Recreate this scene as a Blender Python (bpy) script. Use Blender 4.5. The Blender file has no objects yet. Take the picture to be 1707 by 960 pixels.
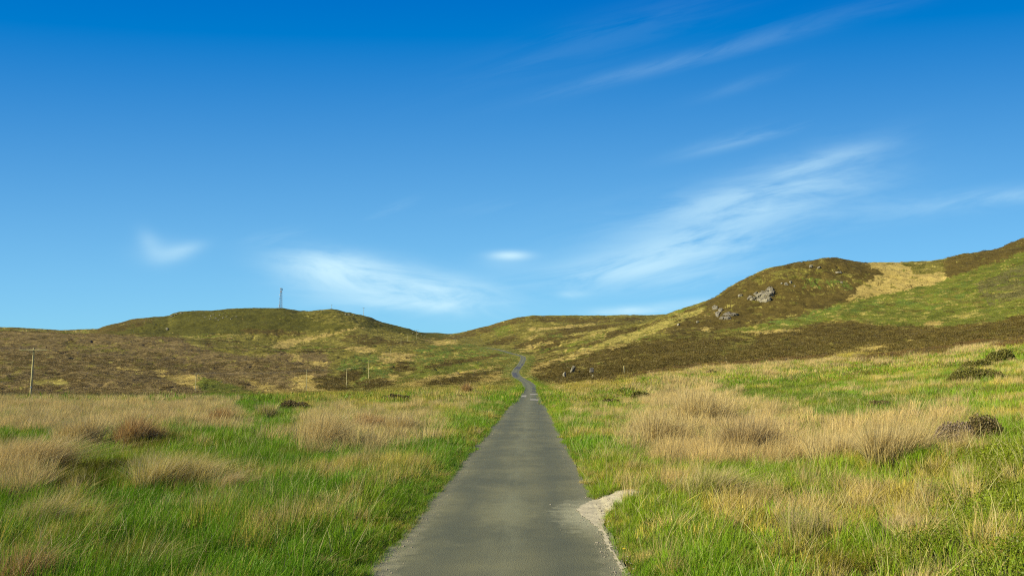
import bpy, math, random
import numpy as np
from mathutils import Vector, Matrix
R = math.radians
SC = bpy.context.scene
COL = SC.collection

# ------------------------------------------------------------------ camera
FPX, CXP, CYP, W0, H0 = 1250.0, 853.5, 480.0, 1707.0, 960.0
CAMZ = 2.3
PITCH = math.atan(148.0 / FPX)
cam_data = bpy.data.cameras.new('camera')
cam_data.sensor_width = 36.0
cam_data.lens = 36.0 * FPX / W0
cam_data.clip_start = 0.1
cam_data.clip_end = 20000
cam = bpy.data.objects.new('camera', cam_data)
COL.objects.link(cam)
cam.location = (0, 0, CAMZ)
cam.rotation_euler = (math.pi / 2 + PITCH, 0, 0)
SC.camera = cam

# ------------------------------------------------------------------ sun and sky
SUN_EL, SUN_AZ = R(33), R(-112)          # azimuth from +Y, positive towards +X
sd = Vector((math.sin(SUN_AZ) * math.cos(SUN_EL), math.cos(SUN_AZ) * math.cos(SUN_EL), math.sin(SUN_EL)))
sun_data = bpy.data.lights.new('sun', 'SUN')
sun_data.energy = 4.8
sun_data.angle = R(0.53)
sun_data.color = (1.0, 0.90, 0.64)
sun = bpy.data.objects.new('sun', sun_data)
COL.objects.link(sun)
sun.rotation_euler = sd.to_track_quat('Z', 'Y').to_euler()

VS = SC.view_settings
VS.view_transform = 'Standard'
VS.look = 'None'
VS.exposure = 0.765
VS.gamma = 1.0
VS.use_curve_mapping = False
SC.cycles.max_bounces = 5
SC.cycles.diffuse_bounces = 3
SC.cycles.transmission_bounces = 3
SC.cycles.transparent_max_bounces = 8
SC.cycles.use_denoising = False
SC.cycles.pixel_filter_type = 'BLACKMAN_HARRIS'
SC.cycles.filter_width = 1.15

def pix_dir(px, py):
    """slopes X/Y and Z/Y of the line of sight through a photo pixel"""
    a = (px - CXP) / FPX
    b = (CYP - py) / FPX
    dy = math.cos(PITCH) - b * math.sin(PITCH)
    return a / dy, (math.sin(PITCH) + b * math.cos(PITCH)) / dy

world = bpy.data.worlds.new('World')
SC.world = world
world.use_nodes = True
wt = world.node_tree
wt.nodes.clear()
def wn(t, **k):
    n = wt.nodes.new(t)
    for a, b in k.items():
        setattr(n, a, b)
    return n
def wl(a, b):
    wt.links.new(a, b)
def wm(op, a, b=None, c=None, clamp=False):
    n = wn('ShaderNodeMath', operation=op, use_clamp=clamp)
    for i, v in enumerate((a, b, c)):
        if v is None:
            continue
        if isinstance(v, (int, float)):
            n.inputs[i].default_value = v
        else:
            wl(v, n.inputs[i])
    return n.outputs[0]
sky = wn('ShaderNodeTexSky', sky_type='NISHITA', sun_disc=False, sun_elevation=SUN_EL, sun_rotation=SUN_AZ,
         altitude=300, air_density=1.0, dust_density=0.15, ozone_density=2.0)
SKYSTR = 0.075
tc = wn('ShaderNodeTexCoord')
flat_az = wn('ShaderNodeVectorMath', operation='MULTIPLY')      # evens the sky out from side to side
wl(tc.outputs['Generated'], flat_az.inputs[0]); flat_az.inputs[1].default_value = (0.35, 1, 1)
nrm_az = wn('ShaderNodeVectorMath', operation='NORMALIZE')
wl(flat_az.outputs[0], nrm_az.inputs[0]); wl(nrm_az.outputs[0], sky.inputs[0])
sepc = wn('ShaderNodeSeparateColor')
wl(sky.outputs[0], sepc.inputs[0])
comc = wn('ShaderNodeCombineColor')
# polarised-looking deep blue of the photograph: one power curve per channel
SKYFIT = ((0.108, 0.202, 3.16), (0.11, 0.319, 8.28), (0.0, 0.744, 15.7))   # black level, shoulder, gain
for i, (c0, k, g) in enumerate(SKYFIT):
    x = wm('MAXIMUM', wm('SUBTRACT', wm('MULTIPLY', sepc.outputs[i], 0.1), c0), 0.0)
    wl(wm('MULTIPLY', wm('DIVIDE', x, wm('ADD', x, k)), g), comc.inputs[i])
tc = wn('ShaderNodeTexCoord')
sx = wn('ShaderNodeSeparateXYZ')
wl(tc.outputs['Generated'], sx.inputs[0])
front = wm('GREATER_THAN', sx.outputs['Y'], 0.05)
ys = wm('MAXIMUM', sx.outputs['Y'], 0.05)
U = wm('DIVIDE', sx.outputs['X'], ys)
V = wm('DIVIDE', sx.outputs['Z'], ys)
# fine wisp texture, drawn out along the wind
def wisp(ang, sxx, syy, detail, seed, lo, hi):
    ca, sa = math.cos(ang), math.sin(ang)
    p = wm('MULTIPLY', wm('ADD', wm('MULTIPLY', U, ca), wm('MULTIPLY', V, sa)), sxx)
    q = wm('MULTIPLY', wm('SUBTRACT', wm('MULTIPLY', V, ca), wm('MULTIPLY', U, sa)), syy)
    cb = wn('ShaderNodeCombineXYZ')
    wl(p, cb.inputs[0]); wl(q, cb.inputs[1]); cb.inputs[2].default_value = seed
    nz = wn('ShaderNodeTexNoise')
    nz.inputs['Scale'].default_value = 1.0
    nz.inputs['Detail'].default_value = detail
    nz.inputs['Roughness'].default_value = 0.58
    nz.inputs['Distortion'].default_value = 0.5
    wl(cb.outputs[0], nz.inputs['Vector'])
    mr = wn('ShaderNodeMapRange', interpolation_type='SMOOTHSTEP')
    wl(nz.outputs[0], mr.inputs[0])
    mr.inputs[1].default_value = lo; mr.inputs[2].default_value = hi
    mr.inputs[3].default_value = 0.0; mr.inputs[4].default_value = 1.0
    return mr.outputs[0]
wispA = wisp(R(16), 4.5, 36, 9, 1.3, 0.36, 0.66)      # rising to the right
wispB = wisp(R(-5), 7, 26, 8, 7.7, 0.20, 0.66)
wispD = wisp(R(12), 6, 30, 9, 2.2, 0.30, 0.66)        # nearly level
wispC = wisp(R(12), 9, 14, 7, 3.1, 0.05, 0.50)
# (px, py, half length, half height, angle up to the right, strength, texture, sharpness)
CLOUDS = [
    (1300, 55, 330, 20, 16, .055, wispA, 1), (1110, 108, 210, 12, 14, .10, wispA, 1), (1010, 60, 260, 40, 18, .04, wispA, 1),
    (1240, 142, 90, 11, 17, .06, wispA, 1), (1235, 232, 105, 12, 15, .22, wispA, 1),
    (1310, 305, 165, 38, 18, .38, wispD, 1), (1225, 350, 210, 40, 9, .40, wispD, 1), (1365, 272, 110, 18, 17, .30, wispA, 1), (1300, 330, 170, 34, 10, .34, wispB, 1),
    (1110, 425, 210, 34, 10, .50, wispD, 1), (1060, 450, 150, 18, 7, .50, wispD, 1), (1180, 400, 130, 24, 8, .32, wispD, 1),
    (1150, 468, 150, 18, 6, .32, wispD, 1), (1590, 338, 220, 20, 7, .20, wispD, 1), (1690, 328, 80, 11, 6, .22, wispD, 1),
    (1045, 519, 72, 9, 1, .75, wispB, 1), (1150, 506, 80, 9, 4, .35, wispB, 1), (952, 490, 28, 7, 0, .50, wispB, 1),
    (560, 450, 95, 28, -9, 1.0, wispB, 1), (715, 490, 135, 30, -6, 1.0, wispB, 1), (640, 468, 120, 32, -9, .70, wispB, 1), (690, 505, 110, 14, 0, .5, wispB, 1), (540, 475, 80, 40, 0, .25, wispB, 1),
    (850, 426, 34, 8, 0, .8, wispC, 1), (838, 438, 52, 16, 0, .15, wispC, 1),
    (298, 421, 40, 14, 18, .42, wispB, 1), (252, 408, 17, 30, 40, .26, wispB, 1), (270, 420, 46, 22, 0, .20, wispC, 1), (458, 396, 50, 13, 8, .16, wispA, 1),
    (656, 348, 36, 8, 24, .18, wispA, 1), (840, 345, 80, 12, 8, .08, wispA, 1),
]
cover = None
for (cx, cy, hl, hh, ang, st, tx, _s) in CLOUDS:
    u0, v0 = pix_dir(cx, cy)
    du, dv = wm('SUBTRACT', U, u0), wm('SUBTRACT', V, v0)
    ca, sa = math.cos(R(ang)), math.sin(R(ang))
    p = wm('MULTIPLY', wm('ADD', wm('MULTIPLY', du, ca), wm('MULTIPLY', dv, sa)), FPX / hl)
    q = wm('MULTIPLY', wm('SUBTRACT', wm('MULTIPLY', dv, ca), wm('MULTIPLY', du, sa)), FPX / hh)
    r2 = wm('ADD', wm('MULTIPLY', p, p), wm('MULTIPLY', q, q))
    g = wm('POWER', 2.718, wm('MULTIPLY', r2, -1.15))
    m = wm('MULTIPLY', wm('MULTIPLY', g, st), tx)
    cover = m if cover is None else wm('SUBTRACT', 1.0, wm('MULTIPLY', wm('SUBTRACT', 1.0, cover), wm('SUBTRACT', 1.0, m)))
cover = wm('MULTIPLY', cover, front, clamp=True)
mixc = wn('ShaderNodeMix', data_type='RGBA')
wl(cover, mixc.inputs[0])
wl(comc.outputs[0], mixc.inputs[6])
mixc.inputs[7].default_value = (5.0, 7.2, 8.2, 1)
bg = wn('ShaderNodeBackground')
bg.inputs[1].default_value = SKYSTR
wl(mixc.outputs[2], bg.inputs[0])
wo = wn('ShaderNodeOutputWorld')
wl(bg.outputs[0], wo.inputs[0])

# ================================================================== noise and interpolation
def _hash(ix, iy, seed):
    h = (ix.astype(np.int64) * 374761393 + iy.astype(np.int64) * 668265263 + seed * 1442695041) & 0xFFFFFFFF
    h = ((h ^ (h >> 13)) * 1274126177) & 0xFFFFFFFF
    h = h ^ (h >> 16)
    return h
def perlin(x, y, seed=0):
    x = np.asarray(x, float); y = np.asarray(y, float)
    ix, iy = np.floor(x), np.floor(y)
    fx, fy = x - ix, y - iy
    def g(ox, oy):
        a = _hash(ix + ox, iy + oy, seed) * (2 * math.pi / 4294967296.0)
        return np.cos(a) * (fx - ox) + np.sin(a) * (fy - oy)
    u = fx * fx * fx * (fx * (fx * 6 - 15) + 10)
    v = fy * fy * fy * (fy * (fy * 6 - 15) + 10)
    a = g(0, 0) * (1 - u) + g(1, 0) * u
    b = g(0, 1) * (1 - u) + g(1, 1) * u
    return (a * (1 - v) + b * v) * 1.5
def fbm(x, y, seed=0, octaves=4, gain=0.5):
    s, amp, f = 0, 1.0, 1.0
    for o in range(octaves):
        s = s + amp * perlin(x * f + o * 17.3, y * f - o * 9.1, seed + o)
        amp *= gain; f *= 2.03
    return s
def lodnoise(x, y, r, seed, per_m=.02, aspect=1.6, octaves=4):
    """world-space noise whose grain grows with distance in fixed steps (no pattern radiates from the road)"""
    lv = np.clip(np.log2(np.maximum(r * per_m, .3)) , -1.7, 3.4)
    out = np.zeros(np.shape(x))
    for k in range(-2, 5):
        w = np.clip(1 - np.abs(lv - k), 0, 1)
        i = np.nonzero(w > 0)[0]
        if len(i):
            s = 2.0 ** k
            out[i] += w[i] * fbm(x[i] / s, y[i] / (s * aspect), seed + 7 * k + 20, octaves)
    return out
def sstep(a, b, x):
    t = np.clip((np.asarray(x, float) - a) / (b - a), 0, 1)
    return t * t * (3 - 2 * t)
def pchip_slopes(xs, ys):
    """ys may be (n,) or (n, m); xs (n,)"""
    xs = np.asarray(xs, float); ys = np.asarray(ys, float)
    h = np.diff(xs); hh = h.reshape((-1,) + (1,) * (ys.ndim - 1))
    d = np.diff(ys, axis=0) / hh
    m = np.zeros_like(ys)
    w1 = 2 * hh[1:] + hh[:-1]; w2 = hh[1:] + 2 * hh[:-1]
    same = d[:-1] * d[1:] > 0
    with np.errstate(divide='ignore', invalid='ignore'):
        hm = (w1 + w2) / (w1 / d[:-1] + w2 / d[1:])
    m[1:-1] = np.where(same, hm, 0)
    m[0] = d[0]; m[-1] = d[-1]
    return m
def pchip(xs, ys, x):
    xs = np.asarray(xs, float); ys = np.asarray(ys, float)
    m = pchip_slopes(xs, ys)
    x = np.clip(x, xs[0], xs[-1])
    i = np.clip(np.searchsorted(xs, x) - 1, 0, len(xs) - 2)
    h = xs[i + 1] - xs[i]; t = (x - xs[i]) / h
    return ((2 * t**3 - 3 * t**2 + 1) * ys[i] + (t**3 - 2 * t**2 + t) * h * m[i]
            + (-2 * t**3 + 3 * t**2) * ys[i + 1] + (t**3 - t**2) * h * m[i + 1])

def project(X, Y, Z):
    """world -> photo pixels (1707 x 960)"""
    Y = np.maximum(Y, 0.05)
    v = (Z - CAMZ)
    dep = Y * math.cos(PITCH) + v * math.sin(PITCH)
    up = -Y * math.sin(PITCH) + v * math.cos(PITCH)
    dep = np.maximum(dep, 0.02)
    return CXP + FPX * X / dep, CYP - FPX * up / dep

# ================================================================== shape of the land
# each row: distance ahead -> heights given at bearings; 'p' rows are sight lines (bearing px, line of sight py)
SKYL = [(-500, 600), (0, 580), (110, 562), (160, 551), (180, 544), (200, 539), (230, 532), (262, 529), (280, 528), (290, 523), (302, 520), (345, 518), (400, 515), (440, 513.5), (470, 514.5),
        (500, 518), (520, 518.5), (552, 516), (580, 521), (606, 527), (630, 536), (680, 549), (715, 557), (740, 563.5), (752, 560), (770, 556), (800, 549), (840, 537),
        (865, 530), (880, 528), (940, 526.5), (1000, 528), (1050, 526), (1090, 527), (1150, 524), (1200, 530), (1400, 530), (2200, 540)]
PTAB = [
    (160, [(-500, 662), (430, 661), (520, 659), (600, 657), (660, 652), (740, 648), (880, 645.5), (930, 638), (1000, 631), (1100, 613), (1200, 603), (1300, 597), (1400, 591), (1500, 583), (1600, 573), (1707, 558), (2200, 500)]),
    (250, [(-500, 650), (0, 653), (326, 656), (430, 656), (511, 655), (577, 651), (615, 644), (660, 637), (740, 632), (860, 629.5), (900, 628), (930, 619), (1000, 608), (1100, 590), (1200, 581), (1300, 577), (1400, 568), (1500, 559.5), (1600, 546), (1707, 521), (2200, 440)]),
    (300, [(-500, 622), (0, 626), (160, 630), (326, 636), (430, 638), (511, 638), (577, 637), (615, 632), (660, 627), (740, 624), (860, 622.5), (930, 612), (1000, 600), (1100, 582), (1200, 574), (1300, 570), (1400, 560), (1500, 551), (1600, 535), (1707, 508), (2200, 420)]),
    (450, [(-500, 578), (0, 582), (160, 586), (300, 594), (430, 599), (520, 601), (600, 601), (660, 598.5), (740, 596), (880, 592), (930, 586), (1000, 574), (1100, 557), (1200, 545), (1300, 527), (1400, 508), (1500, 492), (1600, 470), (1707, 445), (2200, 380)]),
    (600, [(-500, 548), (0, 553), (160, 557), (230, 558.5), (300, 563), (380, 571), (430, 574), (520, 579), (600, 577), (660, 575), (740, 577), (800, 576), (870, 570), (930, 558), (1000, 549), (1050, 543), (1100, 529), (1130, 519), (1165, 509.5),
           (1185, 502), (1200, 492), (1240, 468), (1262, 458), (1290, 447.5), (1340, 437.5), (1385, 432.5), (1420, 437), (1445, 440.5), (1500, 441.5), (1570, 437), (1582, 433), (1640, 424), (1665, 420), (1680, 413), (1690, 410), (1707, 404), (2200, 330)]),
    (700, [(-500, 560), (0, 562), (160, 562), (200, 561), (300, 566), (380, 568), (430, 572), (520, 575), (600, 568), (660, 570), (740, 574), (800, 569), (870, 562), (930, 553), (1000, 545), (1050, 541), (1100, 540), (1165, 536), (1240, 520), (1400, 500), (1700, 480), (2200, 420)]),
    (1000, SKYL),
    (1250, [(a, b + 14) for a, b in SKYL]),
    (2300, [(-500, 545), (0, 546.5), (60, 549), (105, 551.5), (150, 550), (200, 552), (400, 556), (740, 575), (2200, 580)]),
    (4000, [(-500, 575), (2200, 590)]),
]
ZTAB = [
    (0, [(-500, 0), (2200, 0)]),
    (12, [(-500, 0.05), (400, 0), (1000, 0), (1300, .14), (1500, .38), (1707, .75), (2200, 1.5)]),
    (25, [(-500, 0.1), (400, 0), (1000, 0), (1100, .1), (1300, .35), (1500, .75), (1707, 1.3), (2200, 2.6)]),
    (40, [(-500, 0), (800, 0), (950, 0), (1000, .1), (1100, .35), (1200, .6), (1300, .85), (1500, 1.5), (1707, 2.4), (2200, 4)]),
    (62, [(-500, 0), (800, 0), (950, .05), (1000, .3), (1100, .8), (1300, 1.6), (1500, 2.5), (1707, 3.6), (2200, 6.5)]),
    (90, [(-500, -.9), (380, -.8), (450, -.5), (700, -.1), (940, .05), (1000, .6), (1100, 1.7), (1200, 2.4), (1300, 3.0), (1400, 3.5), (1500, 4.1), (1600, 4.8), (1707, 5.7), (2200, 10)]),
]
UG = np.linspace(-1.1, 1.1, 2201)
_D, _Z = [], []
for D, tab in ZTAB:
    us = [pix_dir(p, 628)[0] for p, _ in tab]
    _D.append(D); _Z.append(pchip(us, [z for _, z in tab], UG))
for D, tab in PTAB:
    us = [pix_dir(p, q)[0] for p, q in tab]
    zs = [CAMZ + pix_dir(p, q)[1] * D for p, q in tab]
    _D.append(D); _Z.append(pchip(us, zs, UG))
_D = np.array(_D, float); _Z = np.array(_Z)
_M = pchip_slopes(_D, _Z)

# road: centreline (distance ahead, sideways, height)
RD = np.array([(-60, -2.06, 0), (8.7, -.15, 0), (30, .44, 0), (58, 1.18, 0), (78, 1.72, -.02), (98, 2.25, -.08), (115, 2.7, -.13), (129, 3.05, -.12), (148, 3.5, .05), (167, 3.8, .32), (190, 3.95, .66), (215, 3.65, 1.05),
               (240, 2.7, 1.7), (270, 1.6, 2.75), (300, 1.35, 3.9), (325, 1.9, 5.2), (350, 3.0, 6.7), (375, 4.4, 8.5), (400, 5.5, 10.4), (425, 6.4, 12.6), (443, 6.3, 14.2), (455, 5.0, 15.0), (465, 3.2, 15.9),
               (480, -.2, 17.1), (500, -4.8, 19.1), (530, -11, 21.6), (580, -22, 25), (650, -34, 30), (760, -52, 40), (900, -82, 52), (1000, -110, 60), (1150, -150, 50)], float)
def road_x(Y): return pchip(RD[:, 0], RD[:, 1], Y)
def road_z(Y): return pchip(RD[:, 0], RD[:, 2], Y)
_ry = np.linspace(-60, 1150, 4841)
_rx = road_x(_ry); _rs = np.gradient(_rx, _ry)
def road_dist(X, Y):
    """signed distance to the road's centreline (positive to the right)"""
    return (X - np.interp(Y, _ry, _rx)) / np.sqrt(1 + np.interp(Y, _ry, _rs)**2)

def land_raw(X, Y):
    X = np.asarray(X, float); Y = np.asarray(Y, float)
    r = np.hypot(X, Y)
    th = np.arctan2(X, Y)
    thc = np.clip(th, -0.83, 0.83)
    D = np.where(np.abs(th) < 0.83, Y, r * np.cos(thc))
    D = np.clip(D, 0, 3999)
    u = np.clip(np.tan(thc), -1.1, 1.1)
    fi = (u + 1.1) / 2.2 * 2200
    j = np.clip(np.floor(fi).astype(int), 0, 2199); fj = fi - j
    i = np.clip(np.searchsorted(_D, D, side='right') - 1, 0, len(_D) - 2)
    h = _D[i + 1] - _D[i]; t = (D - _D[i]) / h
    def at(A, ii): return A[ii, j] * (1 - fj) + A[ii, j + 1] * fj
    return ((2 * t**3 - 3 * t**2 + 1) * at(_Z, i) + (t**3 - 2 * t**2 + t) * h * at(_M, i)
            + (-2 * t**3 + 3 * t**2) * at(_Z, i + 1) + (t**3 - t**2) * h * at(_M, i + 1))

def land(X, Y, rough=1.0):
    X = np.asarray(X, float); Y = np.asarray(Y, float)
    z = land_raw(X, Y)
    r = np.hypot(X, Y)
    rd = np.abs(road_dist(X, Y))
    # rolling ground, hummocks, tussocky surface
    n = 0.16 * fbm(X / 6.0, Y / 6.0, 3, 3) * sstep(4, 14, r) * (1 - sstep(100, 200, r)) * 1.0
    n = n + 0.10 * perlin(X / 1.1, Y / 1.1, 8) * (1 - sstep(60, 120, r))
    n = n + fbm(X / 42., Y / 42., 11, 3) * 1.2 * sstep(110, 320, r)
    n = n + fbm(X / 11., Y / 11., 21, 3) * 0.65 * sstep(90, 220, r)
    n = n + fbm(X / 3.6, Y / 3.6, 31, 2) * 0.32 * sstep(80, 200, r) * (1 - sstep(500, 800, r))
    gully = fbm(X / 30. + 5, Y / 55., 41, 3)
    n = n - np.exp(-(gully / 0.07)**2) * 1.1 * sstep(170, 300, r) * sstep(0.0, .5, perlin(X / 90., Y / 90., 55) + .2)
    k = sstep(1.9, 6.0 + 0.035 * r, rd)
    inr = (Y > -55) & (Y < 1100)
    z = z + n * rough * np.where(inr, sstep(1.7, 4.5 + .012 * r, rd), 1)
    zr = road_z(Y) - 0.03
    # low verge bank beside the carriageway
    zr = zr + 0.05 * sstep(1.50, 1.78, rd) + .07 * sstep(1.6, 2.6, rd)
    k = np.where(inr, k, 1)
    return z * k + zr * (1 - k)

def ground_hit(px, py, ymin=4, ymax=1300):
    """distance ahead at which the sight line through a photo pixel meets the land"""
    u, v = pix_dir(px, py)
    Y = np.exp(np.linspace(math.log(ymin), math.log(ymax), 1500))
    d = CAMZ + v * Y - land(u * Y, Y)
    i = np.argmax(d < 0)
    if d[i] >= 0:
        i = int(np.argmin(np.abs(d)))
    else:
        t = d[i - 1] / (d[i - 1] - d[i]) if i > 0 else 0
        y = Y[i - 1] + t * (Y[i] - Y[i - 1]) if i > 0 else Y[0]
        return float(u * y), float(y), float(land(np.array([u * y]), np.array([y]))[0])
    y = Y[i]
    return float(u * y), float(y), float(land(np.array([u * y]), np.array([y]))[0])

# ================================================================== land cover
# every patch is a real area of ground with its own vegetation: outline seen from the road, near and far limit in metres
GREEN, TAN, HEATH, OLIVE, LUSH, RUSH, STRAW, DARKG, LEAFY, GREYH, STONE, MOOR = range(12)
PAL = {  # light and dark tone of each plant cover (base colours)
    GREEN: ((.175, .200, .030), (.098, .120, .018)),
    TAN:   ((.420, .325, .125), (.250, .190, .068)),
    HEATH: ((.150, .114, .040), (.082, .062, .023)),
    OLIVE: ((.215, .182, .048), (.118, .100, .026)),
    LUSH:  ((.150, .205, .036), (.090, .128, .022)),
    RUSH:  ((.280, .215, .085), (.150, .125, .040)),
    STRAW: ((.340, .285, .095), (.190, .170, .045)),
    DARKG: ((.115, .104, .026), (.066, .062, .016)),
    LEAFY: ((.130, .160, .024), (.066, .086, .014)),
    GREYH: ((.135, .122, .050), (.080, .076, .032)),
    MOOR:  ((.200, .148, .072), (.112, .084, .040)),
    STONE: ((.36, .35, .30), (.22, .21, .18)),
}
for _k in PAL: PAL[_k] = tuple((c[0], c[1], c[2] * .72) for c in PAL[_k])
PAL[HEATH] = tuple((c[0] * .76, c[1] * .76, c[2] * .66) for c in PAL[HEATH])
PAL[DARKG] = tuple((c[0] * .88, c[1] * .92, c[2] * .8) for c in PAL[DARKG])
PAL[OLIVE] = tuple((c[0] * .86, c[1] * .90, c[2] * .85) for c in PAL[OLIVE])
for _k in (GREEN, LUSH): PAL[_k] = tuple((c[0] * .82, c[1] * .80, c[2] * .9) for c in PAL[_k])
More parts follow.
